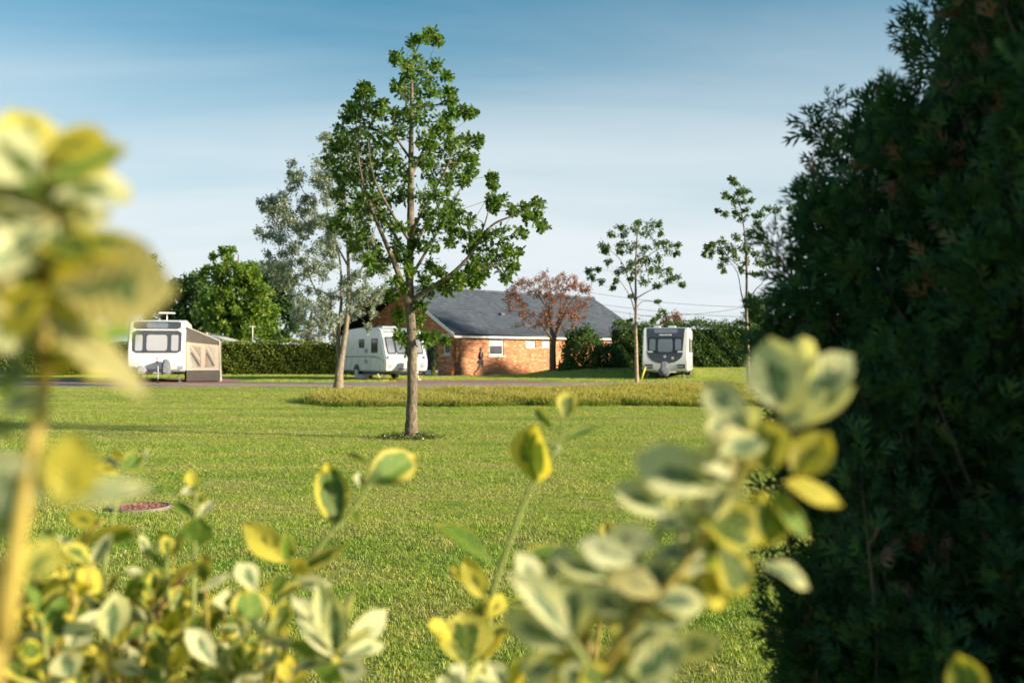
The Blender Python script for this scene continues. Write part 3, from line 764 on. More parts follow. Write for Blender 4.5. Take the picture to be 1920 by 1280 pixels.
# door: white frame, glazed leaf
x0, x1, z0, z1 = gd
dr = MB()
for a, b, c, e in ((x0, x0+.09, z0, z1), (x1-.13, x1, z0, z1), (x0+.09, x1-.13, z1-.09, z1), (x0+.09, x1-.13, z0, z0+.28)): dr.box(.05, .14, a+.002, b-.002, c, e)
dr = dr.build('door', M['whitetrim'], B)
MB().box(.085, .10, x0+.09, x1-.13, z0+.28, z1-.09).build('pane', M['glass'], dr)
MB().box(.0, .05, x1-.11, x1-.06, 1.0, 1.15).build('handle', M['steel'], dr)
MB().lathe([(.05, -.02), (.11, .05), (.10, .16), (.03, .22)], (-.12, s_gable(845.5), z_at(845, 640, False)-.1), 10).build('wall_lamp', M['lamp'], B, True)
# roof: overlapping slate courses on both slopes; the far-left slope runs on over the entrance
def slope(sgn, x0, x1):
    mb = MB(); n = 25; ya, yb = -.32, WID/2
    for i in range(n):
        a = ya + (yb-ya)*i/n; b = ya + (yb-ya)*(i+1)/n + .10
        if i == n-1: b = yb
        za = EAVE + SL*a + .105; zb = EAVE + SL*b + .07
        pts = [(a, za-.028), (b, zb-.028), (b, zb), (a, za)]
        mb.prism([((p if sgn > 0 else WID-p), q) for p, q in pts], x0 + random.uniform(-.006, .006), x1 + random.uniform(-.006, .006))
    return mb
roof = slope(1, -.45, LEN+.25).build('roof', M['slate'], B)
slope(-1, -1.75, LEN+.25).build('roof', M['slate'], B)
und = MB().prism([(-.30, EAVE-.17), (WID/2, RIDGE), (WID/2, RIDGE+.05), (-.30, EAVE-.08)], -.42, LEN+.2)
und.build('soffit_board', M['soffit'], B)
MB().prism([(WID+.30, EAVE-.17), (WID/2, RIDGE), (WID/2, RIDGE+.05), (WID+.30, EAVE-.08)], -1.72, LEN+.2).build('soffit_board', M['soffit'], B)
MB().tube([(-.5, WID/2, RIDGE+.12), (LEN+.27, WID/2, RIDGE+.12)], .11, 8).build('ridge_tiles', M['slate'], roof, True)
MB().prism([(-.36, EAVE-.21), (-.36, EAVE-.02), (WID/2, RIDGE+.16), (WID/2, RIDGE-.06)], -.50, -.455).build('barge_board', M['fascia'], B)
MB().prism([(WID+.36, EAVE-.21), (WID+.36, EAVE-.02), (WID/2, RIDGE+.16), (WID/2, RIDGE-.06)], -1.80, -1.755).build('barge_board', M['fascia'], B)
MB().box(-.45, LEN+.2, -.33, -.30, EAVE-.24, EAVE-.085).build('fascia_board', M['fascia'], B)
gut = MB().tube([(-.46, -.385, EAVE-.055), (LEN+.2, -.385, EAVE-.055)], .055, 8).build('gutter', M['charcoal'], B, True)
MB().tube([(LEN-.3, -.385, EAVE-.09), (LEN-.3, -.07, EAVE-.35), (LEN-.3, -.07, .1)], .035, 8).build('downpipe', M['charcoal'], gut, True)
MB().box(5.6, 5.95, 2.0, 2.25, EAVE+SL*2.1+.05, EAVE+SL*2.1+.24).build('roof_vent', M['charcoal'], roof, None, .03)

# plants by the entrance
pp = P(815, 703, 56.6); pp.z = 0
t = thing('ball_topiary', 'potted topiary of three dark clipped balls beside the white glazed door', 'plant', pp)
MB().lathe([(.13, 0), (.19, .02), (.22, .34), (.20, .36)], n=14).build('pot', M['charcoal'], t, True)
MB().tube([(0, 0, .3), (.01, 0, 1.0), (0, 0, 1.7)], .025, 6).build('stem', M['darkbark'], t)
for zc_, r_ in ((.66, .27), (1.16, .24), (1.60, .20)):
    u = g.normal(size=(900, 3)); u /= np.linalg.norm(u, axis=1, keepdims=True)
    leaf_cloud('foliage_ball', u*r_*g.uniform(.7, 1, (900, 1)) + np.array([0, 0, zc_]), .05, T_SMALL, M['topiary'], t, g, axis=u, axis_w=.5)
pp = P(813, 704, 55.6); pp.z = 0
t = thing('dwarf_cypress', 'small yellow-green cone-shaped cypress in front of the ball topiary', 'plant', pp)
MB().tube([(0, 0, 0), (0, 0, .4)], [.03, .01], 6).build('trunk', M['darkbark'], t)
n = 900; z = g.random(n)**1.2; a = g.uniform(0, 6.283, n); r = .15*np.sin((1-z)*1.5+.05)*g.uniform(.7, 1.05, n)
leaf_cloud('crown', np.stack([r*np.cos(a), r*np.sin(a), .03+z*.5], 1), .06, T_SMALL, M['goldleaf'], t, g, axis=(0, 0, 1), axis_w=1)
pp = P(846.5, 704, 57.0); pp.z = 0
t = thing('potted_plant', 'small plant in a terracotta pot at the corner of the brick wall', 'plant', pp)
MB().lathe([(.08, 0), (.11, .02), (.14, .22), (.155, .23), (.15, .27), (.12, .265)], n=14).build('pot', M['terracotta'], t, True)
u = g.normal(size=(350, 3)); leaf_cloud('foliage', u*.07 + np.array([0, 0, .33]), .06, T_LEAF, M['redleaf'], t, g)

# ------------------------------------------------------------------ caravans
class Prof:
    """front-and-roof side profile of a caravan body in (y,z), with arc-length sampling and outward normals"""
    def __init__(s, pts):
        s.p = [Vector((a, b)) for a, b in bez2(pts)]
        s.l = [0.0]
        for i in range(1, len(s.p)): s.l.append(s.l[-1] + (s.p[i]-s.p[i-1]).length)
    def at_z(s, z):                       # arc length at which the FRONT reaches height z
        for i in range(1, len(s.p)):
            if s.p[i-1].y <= z <= s.p[i].y and s.p[i].x < 2.5:
                f = (z-s.p[i-1].y)/max(1e-6, s.p[i].y-s.p[i-1].y); return s.l[i-1] + f*(s.l[i]-s.l[i-1])
        return s.l[-1]*.3
    def ev(s, q):
        i = max(1, min(len(s.l)-1, int(np.searchsorted(s.l, q)))); f = (q-s.l[i-1])/(s.l[i]-s.l[i-1])
        a, b = s.p[i-1], s.p[i]; i0, i1 = max(0, i-2), min(len(s.p)-1, i+1)
        t = (s.p[i1]-s.p[i0]).normalized(); return a.lerp(b, f), Vector((-t.y, t.x))
def bez2(pts):
    return [(v.x, v.y) for v in bez([Vector((a, b, 0)) for a, b in pts], 4)]
def panel(pr, z0, z1, xl, xr, off, mat, name, parent, n=10, m=8, th=.015):
    """panel lying on the front profile from height z0 to z1; xl, xr: functions of t in 0..1"""
    q0, q1 = pr.at_z(z0), pr.at_z(z1); top = []; bot = []
    for i in range(n+1):
        t = i/n; c, nn = pr.ev(q0+(q1-q0)*t); a, b = xl(t), xr(t)
        r1 = []; r0 = []
        for k in range(m+1):
            x = a + (b-a)*k/m
            p = c + nn*off; r1.append((x, p.x, p.y)); p = c + nn*(off-th); r0.append((x, p.x, p.y))
        top.append(r1); bot.append(r0)
    mb = MB().grid(top); w = m+1; q = len(mb.v)
    mb.grid(bot)
    ring = [k for k in range(w)] + [i*w+m for i in range(1, n+1)] + [n*w+k for k in reversed(range(m))] + [i*w for i in reversed(range(1, n))]
    for i in range(len(ring)):
        a, b = ring[i], ring[(i+1) % len(ring)]; mb.f.append((a, b, q+b, q+a))
    return mb.build(name, mat, parent, 40)
def rr(half, cx=0.0, rnd=.12, taper_=0.0):
    """rounded-rectangle side functions for panel()"""
    def w(t):
        e = min(t, 1-t); k = 1.0 if rnd <= 0 or e > rnd else 1 - .16*(1-e/rnd)**2
        return half*(1+taper_*(t-.5))*k
    return (lambda t: cx - w(t)), (lambda t: cx + w(t))
def side_plate(pts, x, th, name, mat, parent, bevel=0.0):
    return MB().prism(pts, min(x, x+th), max(x, x+th)).build(name, mat, parent, None, bevel)
def rrect(y0, y1, z0, z1, r=.06, n=4):
    out = []
    for cx, cz, a0 in ((y1-r, z1-r, 0), (y0+r, z1-r, 90), (y0+r, z0+r, 180), (y1-r, z0+r, 270)):
        for k in range(n+1):
            a = math.radians(a0+90*k/n); out.append((cx+r*math.cos(a), cz+r*math.sin(a)))
    return out
def wheel(parent, x, y, r=.32, w=.19, side=1):
    t = MB().lathe([(r*.62, -w/2), (r*.93, -w/2), (r, -w/2+.03), (r, w/2-.03), (r*.93, w/2), (r*.62, w/2)], (x, y, r), 24, 'x').build('wheel', M['tyre'], parent, 40)
    e = side*w/2
    hub = MB().lathe([(r*.61, -.05), (r*.61, .004), (r*.52, -.002)], (x+e, y, r), 24, 'x').build('rim', M['alloy'], t, 40)
    sp = MB()
    for k in range(5):
        a = k*2*math.pi/5+.3; sp.tube([(x+e+side*.01, y+.04*math.cos(a), r+.04*math.sin(a)), (x+e+side*.004, y+r*.56*math.cos(a), r+r*.56*math.sin(a))], [.035, .028], 6)
    sp.build('spokes', M['alloy'], t, True)
    return t
def caravan(label, loc, rot, profile, W, length, zb=.42):
    t = thing('caravan', label, 'caravan', loc, rot, 'touring caravans on their pitches')
    pr = Prof(profile)
    bm = bmesh.new(); vs = [bm.verts.new((-W/2, p.x, p.y)) for p in pr.p]
    f = bm.faces.new(vs); r = bmesh.ops.extrude_face_region(bm, geom=[f])
    for v in [e for e in r['geom'] if isinstance(e, bmesh.types.BMVert)]: v.co.x = W/2
    bmesh.ops.recalc_face_normals(bm, faces=bm.faces)
    es = [e for e in bm.edges if abs(e.verts[0].co.x - e.verts[1].co.x) < 1e-6]
    bmesh.ops.bevel(bm, geom=es, offset=.055, segments=3, affect='EDGES', clamp_overlap=True)
    me = bpy.data.meshes.new('body'); bm.to_mesh(me); bm.free()
    body = link('body', me, M['white'], t, 35)
    MB().box(-W/2+.08, W/2-.08, .5, length-.15, zb-.10, zb+.02).build('chassis', M['charcoal'], t)
    fr = MB()
    for sx in (-1, 1): fr.tube([(sx*.75, .6, zb-.06), (sx*.06, -.85, zb-.02)], .035, 6)
    fr.box(-.05, .05, -1.15, -.75, zb-.06, zb+.04); fr.build('drawbar', M['steel'], t)
    jw = MB().tube([(.12, -.72, .1), (.12, -.72, .75)], .025, 8).build('jockey_wheel', M['steel'], t)
    MB().lathe([(.05, -.03), (.10, -.03), (.10, .03), (.05, .03)], (.12, -.72, .10), 14, 'x').build('tyre', M['tyre'], jw)
    for sx in (-1, 1):
        for y in (.7, length-.5): MB().tube([(sx*.85, y, zb-.05), (sx*.95, y-.05, .03)], .022, 6).box(sx*.95-.09, sx*.95+.09, y-.13, y+.03, 0, .03).build('corner_steady', M['steel'], t)
    return t, pr, body

# --- caravan beside the building (turned, shaded long side towards the lawn)
PA = [(.35, .42), (.10, .46), (.02, .62), (0, .85), (.03, 1.06), (.12, 1.22), (.26, 1.50), (.44, 1.90), (.58, 2.12), (.74, 2.36), (1.0, 2.49), (1.6, 2.54), (3.2, 2.56), (4.8, 2.48), (5.5, 2.30), (5.95, 2.02), (6.05, 1.5), (6.05, .9), (6.0, .42)]
WA = 2.2
c = P(763, 713.3, GD(713.3))
t, pr, body = caravan('white caravan with a tinted side stripe parked beside the brick building', (c.x, c.y, 0), math.radians(31), PA, WA, 6.05)
for cx, hw in ((-.71, .21), (0, .46), (.71, .21)):
    w_ = panel(pr, 1.27, 2.06, *rr(hw+.02, cx, .1), .012, M['acryl'], 'window', t)
    panel(pr, 1.32, 2.01, *rr(hw-.035, cx, .1), .017, M['blind'], 'blind', w_, th=.004)
panel(pr, 1.235, 1.262, *rr(.98, 0, .0), .012, M['grey'], 'gas_locker_seam', t, 3)
panel(pr, .52, .60, *rr(.45, 0, .2), .03, M['grey'], 'locker_handle', t, 3, th=.04)
panel(pr, 2.30, 2.34, *rr(.9, 0, .0), .010, M['grey'], 'roof_seam', t, 3)
for sx in (-1, 1):
    panel(pr, .60, .82, *rr(.12, sx*.84, .3), .018, M['grey'], 'lamp_cluster', t, 4)
    xs_ = sx*WA/2
    wd = side_plate(rrect(2.6, 3.25, 1.56, 2.0), xs_, sx*.018, 'window', M['charcoal'], t); side_plate(rrect(2.65, 3.2, 1.61, 1.95), xs_+sx*.018, sx*.004, 'pane', M['glass'], wd)
    wd = side_plate(rrect(.95, 1.70, 1.32, 2.0), xs_, sx*.018, 'window', M['charcoal'], t); side_plate(rrect(1.0, 1.65, 1.37, 1.95), xs_+sx*.018, sx*.004, 'pane', M['glass'], wd)
    side_plate([(5.2, 1.10), (5.2, 1.16), (2.0, 1.16), (1.5, 1.18), (.9, 1.12), (.18, .92), (.18, .90), (.9, 1.06), (1.5, 1.11), (2.0, 1.11)], xs_, sx*.006, 'side_stripe', M['stripe'], t)
    for zc_ in (.80, 1.32): 
        vt = side_plate(rrect(2.15, 2.55, zc_, zc_+.2, .03), xs_, sx*.012, 'vent', M['grey'], t)
    side_plate(rrect(1.05, 1.65, .50, .92, .03), xs_, sx*.006, 'service_hatch', M['whitetrim'], t)
    side_plate([(3.55+.42*math.cos(a), .34+.42*math.sin(a)) for a in np.linspace(0, math.pi, 14)], xs_, sx*.010, 'wheel_arch', M['charcoal'], t)
    wheel(t, sx*(WA/2-.12), 3.55, .32, .2, sx)
    side_plate([(.45, .46), (5.9, .46), (5.9, .42), (.45, .42)], xs_, sx*.012, 'skirt_rail', M['grey'], t)
    panel(pr, 1.02, 1.14, *rr(.05, sx*.93, .3), .06, M['grey'], 'grab_handle', t, 3, th=.05)
MB().box(-.55, .25, 1.7, 2.4, 2.53, 2.62).build('roof_light', M['whitetrim'], t, None, .03)
MB().prism([(-.35, .45), (-.75, .45), (-.62, .78), (-.42, .98), (-.34, .98)], -.18, .18).build('hitch_cover', M['cover'], t, None, .05)
ra = P(735, 711.5, GD(711.5))
tt = thing('levelling_ramp', 'orange levelling ramp on the grass beside the turned caravan', 'ramp', (P(694, 713, GD(713)).x, GD(713), 0), math.radians(25), 'orange levelling ramps')
MB().prism([(-.3, 0), (.3, 0), (.3, .11), (.1, .11), (-.3, .015)], -.1, .1, 'y').build('ramp_wedge', M['orange'], tt)
for k in range(4): MB().box(-.18+.11*k, -.14+.11*k, -.1, .1, .045+.025*k, .075+.025*k).build('rib', M['orange'], tt)
tt = thing('water_hose', 'coiled orange hose on the gravel by the caravan hitch', 'hose', (P(717, 714, GD(714)).x, GD(714), 0))
MB().tube([(.30*math.cos(a)*(1-.01*a), .30*math.sin(a)*(1-.01*a), .02+.012*a/6.28) for a in np.linspace(0, 18, 60)], .018, 6).build('coil', M['orange'], tt, True)
MB().tube([(.3, 0, .02), (.5, -.1, .02), (.62, .1, .02)], .018, 6).build('hose_end', M['orange'], tt, True)
tt = thing('waste_container', 'low white rolling waste water tank lying under the turned caravan', 'container', (P(682, 711, GD(711)).x, GD(711), 0), math.radians(20))
MB().prism(rrect(-.42, .42, .04, .26, .1), -.18, .18, 'y').build('tank', M['whitetrim'], tt, 40)
for sx in (-1, 1): MB().lathe([(.03, -.03), (.09, -.03), (.09, .03), (.03, .03)], (.3, sx*.2, .09), 12, 'y').build('wheel', M['charcoal'], tt)
MB().tube([(-.42, -.15, .2), (-.6, -.15, .22), (-.6, .15, .22), (-.42, .15, .2)], .015, 6).build('handle', M['charcoal'], tt)

# --- caravan with the dark front in front of the tall hedge
PB = [(.32, .40), (.08, .44), (.02, .60), (0, .90), (.03, 1.15), (.10, 1.40), (.26, 1.80), (.46, 2.20), (.62, 2.42), (.90, 2.55), (1.4, 2.60), (3.5, 2.62), (6.2, 2.58), (6.75, 2.45), (6.9, 2.1), (6.9, 1.0), (6.85, .40)]
WB = 2.25
c = P(1247, 711.6, GD(711.6))
t, pr, body = caravan('white caravan with a dark curved front panel standing before the tall hedge', (c.x, c.y, 0), math.radians(-12.0), PB, WB, 6.9)
def du(t_):
    if t_ < .28: return .92*math.sqrt(max(0, 1-((.28-t_)/.28)**2.2))*.92+.02
    return .85 + .07*(t_-.28)/.72*1.6
fp_ = panel(pr, .78, 2.555, lambda q: -du(q), du, .010, M['darkgrey'], 'front_panel', t, 26, 12)
panel(pr, 1.30, 2.10, *rr(.84, 0, .12, .06), .014, M['charcoal'], 'window_band', t, 10, 10, .004)
for cx, hw in ((-.63, .15), (0, .36), (.63, .15)):
    w_ = panel(pr, 1.36 if cx == 0 else 1.44, 2.0, *rr(hw, cx, .2), .018, M['bluepane'], 'window', t, 8, 4, .006)
sr = panel(pr, 2.30, 2.50, *rr(.58, 0, .1), .016, M['bluepane'], 'sunroof', t, 5, 6, .008)
for sx in (-1, 1):
    panel(pr, 1.34, 1.40, (lambda q, s=sx: s*.70 - .12 + .05*q*s), (lambda q, s=sx: s*.70 + .12 + .05*q*s), .020, M['whitetrim'], 'trim_blade', t, 2, 3, .006)
    lc = panel(pr, .56, .76, *rr(.20, sx*.78, .25), .012, M['grey'], 'lamp_cluster', t, 4, 4)
    panel(pr, .70, .76, *rr(.19, sx*.78, .0), .018, M['charcoal'], 'lamp_bar', lc, 2, 3, .006); panel(pr, .56, .61, *rr(.19, sx*.78, .0), .018, M['charcoal'], 'lamp_bar', lc, 2, 3, .006)
    panel(pr, .60, .71, *rr(.03, sx*.95, .0), .018, M['charcoal'], 'lamp_bar', lc, 2, 2, .006)
    xs_ = sx*WB/2
    for y0, y1 in ((1.0, 1.9), (3.0, 3.7), (5.2, 6.1)):
        wd = side_plate(rrect(y0, y1, 1.35, 2.05), xs_, sx*.02, 'window', M['charcoal'], t); side_plate(rrect(y0+.05, y1-.05, 1.40, 2.0), xs_+sx*.02, sx*.004, 'pane', M['glass'], wd)
    side_plate([(.5, 1.02), (6.3, 1.06), (6.3, 1.12), (.5, 1.06)], xs_, sx*.006, 'side_stripe', M['stripe'], t)
    side_plate([(4.0+.42*math.cos(a), .34+.42*math.sin(a)) for a in np.linspace(0, math.pi, 14)], xs_, sx*.010, 'wheel_arch', M['charcoal'], t)
    wheel(t, sx*(WB/2-.12), 4.0, .32, .2, sx)
    side_plate([(.45, .46), (6.8, .46), (6.8, .41), (.45, .41)], xs_, sx*.012, 'skirt_rail', M['grey'], t)
for k in range(7):       # slanted block lettering over the front windows
    x = -.31 + k*.088
    panel(pr, 2.175, 2.235, (lambda q, x=x: x + .03*q), (lambda q, x=x: x + .062 + .03*q), .017, M['whitetrim'], 'lettering', fp_, 2, 1, .004)
def disc(pr, z, x, r, mat, name, parent, off=.016):
    h = [math.sqrt(max(0, 1-(2*q-1)**2)) for q in np.linspace(0, 1, 13)]
    f = lambda q: r*math.sqrt(max(0.0004, 1-(2*q-1)**2))
    return panel(pr, z-r, z+r, lambda q: x-f(q), lambda q: x+f(q), off, mat, name, parent, 10, 2, .005)
em = disc(pr, 1.135, -.02, .062, M['whitetrim'], 'emblem', t); disc(pr, 1.135, -.02, .036, M['blue'], 'emblem_mark', em, .019)
em = disc(pr, 1.06, .37, .062, M['whitetrim'], 'sticker', t); disc(pr, 1.055, .37, .026, M['red'], 'sticker_mark', em, .019)
MB().prism([(-.30, .34), (-1.05, .30), (-1.0, .48), (-.62, .86), (-.46, .92), (-.34, .84)], -.17, .17).build('hitch_cover', M['cover'], t, None, .06)
MB().prism([(-.40, .25), (-.95, .22), (-.8, .55), (-.5, .62)], -.29, .29).build('cover_skirt', M['cover'], t, None, .08)
for x, w in ((-.5, .35), (.25, .4)): MB().box(x-w/2, x+w/2, 1.6, 2.2, 2.59, 2.70).build('roof_vent', M['whitetrim'], t, None, .03)

# --- caravan with the awning
PC = [(.34, .46), (.10, .50), (.02, .66), (0, .92), (.04, 1.18), (.12, 1.36), (.24, 1.70), (.38, 2.10), (.48, 2.32), (.66, 2.60), (.92, 2.74), (1.5, 2.80), (3.8, 2.80), (6.2, 2.76), (6.8, 2.62), (7.0, 2.2), (7.0, 1.0), (6.95, .46)]
WC = 2.42
c = P(293, 717.5, GD(717.5))
CL = (c.x, c.y, 0); CR = math.radians(15.5)
t, pr, body = caravan('white caravan with a roof aerial standing next to its beige porch awning', CL, CR, PC, WC, 7.0, .46)
panel(pr, 1.30, 2.30, *rr(1.03, 0, .06, .02), .010, M['darkgrey'], 'window_surround', t, 10, 10)
for cx, hw in ((-.75, .20), (0, .48), (.75, .20)):
    w_ = panel(pr, 1.36, 2.22, *rr(hw+.02, cx, .1), .016, M['acryl'], 'window', t, 8, 4, .006)
    panel(pr, 1.40, 2.10, *rr(hw-.05, cx, .1), .020, M['blind'], 'blind', w_, 8, 4, .004)
panel(pr, 2.31, 2.345, *rr(1.03, 0, .0), .018, M['whitetrim'], 'window_bar', t, 2, 4)
sr = panel(pr, 2.36, 2.70, *rr(1.0, 0, .1), .012, M['darkgrey'], 'sunroof_panel', t, 6, 8)
panel(pr, 2.40, 2.64, *rr(.45, 0, .1), .018, M['bluepane'], 'sunroof', sr, 5, 6, .006)
panel(pr, 1.255, 1.275, *rr(1.12, 0, .0), .008, M['grey'], 'gas_locker_seam', t, 2)
for sx in (-1, 1):
    panel(pr, .68, 1.26, (lambda q, s=sx: s*(.74+.16*q)-.012), (lambda q, s=sx: s*(.74+.16*q)+.012), .008, M['grey'], 'locker_edge', t, 5, 1, .008)
    panel(pr, .60, .74, *rr(.11, sx*1.0, .3), .016, M['grey'], 'lamp_cluster', t, 4, 3)
    xs_ = sx*WC/2
    for y0, y1 in ((.9, 1.9), (5.2, 6.2)):
        wd = side_plate(rrect(y0, y1, 1.5, 2.2), xs_, sx*.02, 'window', M['charcoal'], t); side_plate(rrect(y0+.05, y1-.05, 1.55, 2.15), xs_+sx*.02, sx*.004, 'pane', M['glass'], wd)
    side_plate([(4.2+.42*math.cos(a), .36+.42*math.sin(a)) for a in np.linspace(0, math.pi, 14)], xs_, sx*.010, 'wheel_arch', M['charcoal'], t)
    wheel(t, sx*(WC/2-.12), 4.2, .32, .2, sx)
panel(pr, .50, .60, *rr(1.0, 0, .0), .022, M['grey'], 'bumper_panel', t, 3, 6, .03)
em = disc(pr, 1.06, .03, .05, M['red'], 'emblem', t); disc(pr, .92, .03, .05, M['red'], 'emblem', t)
disc(pr, 1.06, .03, .025, M['whitetrim'], 'emblem_mark', em, .019)
for x, h_ in ((.42, .30), ): MB().prism([(x-.17, .40), (x+.19, .36), (x+.19, .80), (x+.12, 1.02), (x, 1.10), (x-.10, 1.0), (x-.16, .8)], -.62, -.15, 'y').build('hitch_cover', M['cover'], t, None, .07)
MB().prism([(-.80, .42), (-.38, .42), (-.40, .68), (-.50, .80), (-.66, .80), (-.78, .66)], -.5, -.1, 'y').build('gas_regulator_cover', M['grey'], t, None, .07)
ae = MB().tube([(.35, 1.3, 2.78), (.35, 1.3, 3.10)], .022, 8).build('roof_aerial', M['whitetrim'], t)
MB().prism([(-.02, 3.08), (.72, 3.08), (.70, 3.14), (.0, 3.15)], 1.1, 1.5, 'y').build('aerial_disc', M['whitetrim'], ae, None, .02)

# --- porch awning
a = thing('porch_awning', 'beige and grey porch awning with clear windows attached to a white caravan', 'awning', CL, CR)
X0, X1, Y0, Y1, ZT, ZE = WC/2+.02, WC/2+1.45, .55, 3.6, 2.46, 1.83
def awn(name, pts, mat, th=.012, parent=a):
    n_ = (Vector(pts[1])-Vector(pts[0])).cross(Vector(pts[2])-Vector(pts[0])).normalized()*th
    mb = MB(); k = len(pts); mb.v = [tuple(Vector(p)) for p in pts] + [tuple(Vector(p)+n_) for p in pts]
    mb.f = [tuple(range(k)), tuple(k+i for i in reversed(range(k)))] + [(i, (i+1) % k, k+(i+1) % k, k+i) for i in range(k)]
    return mb.build(name, mat, parent)
def ftop(x): return ZT + (ZE-ZT)*((x-X0)/(X1-X0))**1.25
XS = np.linspace(X0, X1, 7)
rf = MB().grid([[(x, Y0, ftop(x)+.015) for x in XS], [(x, (Y0+Y1)/2, ftop(x)-.01) for x in XS], [(x, Y1, ftop(x)+.015) for x in XS]]).build('roof', M['awning'], a, True)
front_hi = [(X0, Y0, 1.80)] + [(X1-.05, Y0, 1.62)]
awn('front_gable', [(X0, Y0, 1.80), (X1-.04, Y0, 1.66)] + [(x, Y0, ftop(x)) for x in reversed(XS)], M['awning'])
awn('front_panel', [(X0, Y0, .55), (X1-.02, Y0, .55), (X1-.04, Y0, 1.655), (X0, Y0, 1.795)], M['awnbeige'])
awn('mud_wall', [(X0, Y0-.004, .05), (X1, Y0-.004, .05), (X1-.02, Y0-.004, .545), (X0, Y0-.004, .545)], M['awning'])
awn('end_wall', [(X1, Y0, .05), (X1+.02, Y1, .05), (X1+.02, Y1, ZE), (X1-.03, Y0, ZE-.02)], M['awning'])
awn('rear_wall', [(X0, Y1, .05), (X1, Y1, .05), (X1, Y1, ZE), (X0, Y1, ZT)], M['awning'])
for x0_, x1_ in ((X0+.12, X0+.62), (X0+.78, X1-.20)):
    fo = awn('window', [(x0_, Y0-.006, .66), (x1_, Y0-.006, .66), (x1_, Y0-.006, 1.58), (x0_+.04, Y0-.006, 1.66)], M['clearfoil'], .006)
    for k in (0, 1):  # coloured strips standing in for reflections across the clear window
        zz = .75 + .28*k
        awn('painted_reflection', [(x0_+.04, Y0-.018, zz+.55), (x0_+.11, Y0-.018, zz+.58), (x1_-.03, Y0-.018, zz+.02), (x1_-.08, Y0-.018, zz-.05)], M['awning'] if k == 0 else M['awnbeige'], .006, fo)
pl = lambda p, q, r_=.016: MB().tube([p, q], r_, 8).build('pole', M['whitetrim'], a)
pl((X1+.03, Y0-.02, 0), (X1-.01, Y0-.02, ZE)); pl((X0, Y0-.02, ZT+.02), (X1, Y0-.02, ZE+.02)); pl((X1+.03, Y1, 0), (X1, Y1, ZE)); pl((X1-.01, Y0, ZE), (X1, Y1, ZE)); pl((X0, Y0-.02, .555), (X1, Y0-.02, .555))
MB().tube([(X1, Y0-.02, ZE-.05), (X1+.16, Y0-.1, ZE+.04)], .012, 6).build('guy_strap', M['whitetrim'], a)

# yellow pitch markers
for px_, py_, h_, lean_, lab in ((413.5, 713.5, .42, -.10, 'short yellow marker post at the foot of the porch awning'), (1201, 713.5, .62, .35, 'leaning yellow marker post beside the dark-fronted caravan')):
    q = P(px_, py_, GD(py_))
    t = thing('marker_post', lab, 'post', (q.x, q.y, 0), 0, 'yellow pitch marker posts')
    MB().tube([(0, 0, -.05), (lean_*h_, 0, h_)], .045, 10).build('post', M['yellowpl'], t, True)
    MB().lathe([(.055, -.02), (.055, .02), (.03, .05)], (lean_*h_, 0, h_), 10).build('cap', M['yellowpl'], t, True)

# roofs of a motorhome and aerial masts beyond the clipped hedge
q = P(432, 640, 68)
t = thing('motorhome', 'white motorhome whose roof shows over the clipped hedge', 'motorhome', (q.x, q.y, 0), math.radians(75))
pm = [(0, .5), (5.4, .5), (5.4, 2.1), (5.2, 2.45), (4.9, 2.55), (.9, 2.55), (.3, 2.45), (-.9, 2.1), (-1.0, 1.9), (-.6, 1.6), (-1.6, 1.1), (-1.7, .5)]
MB().prism(pm, -1.05, 1.05).build('body', M['white'], t, None, .06)
MB().prism([(-.66, 1.52), (-1.5, 1.12), (-1.5, 1.07), (-.66, 1.47)], -.9, .9).build('windscreen', M['glass'], t)
MB().box(-.35, .35, 1.6, 2.4, 2.55, 2.75).build('roof_box', M['awnbeige'], t, None, .04)
for sx in (-1, 1):
    side_plate(rrect(2.6, 3.6, 1.5, 2.1), sx*1.05, sx*.015, 'window', M['charcoal'], t)
    for y in (-.6, 4.0): wheel(t, sx*.92, y, .33, .2, sx)
for px_, top, lab in ((473.5, 612, 'slim pale aerial mast standing behind the clipped hedge'),):
    q = P(px_, 640, 66)
    t = thing('aerial_mast', lab, 'mast', (q.x, q.y, 0)); h_ = P(px_, top, 66).z
    MB().tube([(0, 0, 0), (0, 0, h_)], .035, 8).build('pole', M['whitetrim'], t)
    MB().box(-.22, .18, -.02, .02, h_-.03, h_+.03).build('aerial', M['whitetrim'], t)

# drain cover set in the lawn
t = thing('drain_cover', 'round concrete ringed drain filled with red gravel in the lawn', 'drain cover', (MAN.x, MAN.y, 0))
MB().lathe([(.205, .0), (.205, .016), (.215, .024), (.235, .024), (.245, .012), (.245, -.03), (.205, -.03)], n=36).build('concrete_ring', M['concrete'], t, 40)
rng_ = np.random.default_rng(3); n = 650; r = .20*np.sqrt(rng_.random(n)); an = rng_.uniform(0, 6.283, n)
peb = MB()
for k in range(n):
    cx, cy, s = r[k]*math.cos(an[k]), r[k]*math.sin(an[k]), rng_.uniform(.008, .016)
    b0 = len(peb.v); peb.v += [(cx+s, cy, .012), (cx-s*.7, cy+s*.8, .012), (cx-s*.6, cy-s*.9, .012), (cx, cy, .012+s*1.1)]; peb.f += [(b0, b0+1, b0+3), (b0+1, b0+2, b0+3), (b0+2, b0, b0+3)]
MB().lathe([(.001, .014), (.204, .014), (.204, .002), (.001, .002)], n=24).build('gravel_bed', M['redgravel'], t)
tag(peb.build('gravel', M['redgravel'], t), kind='stuff')

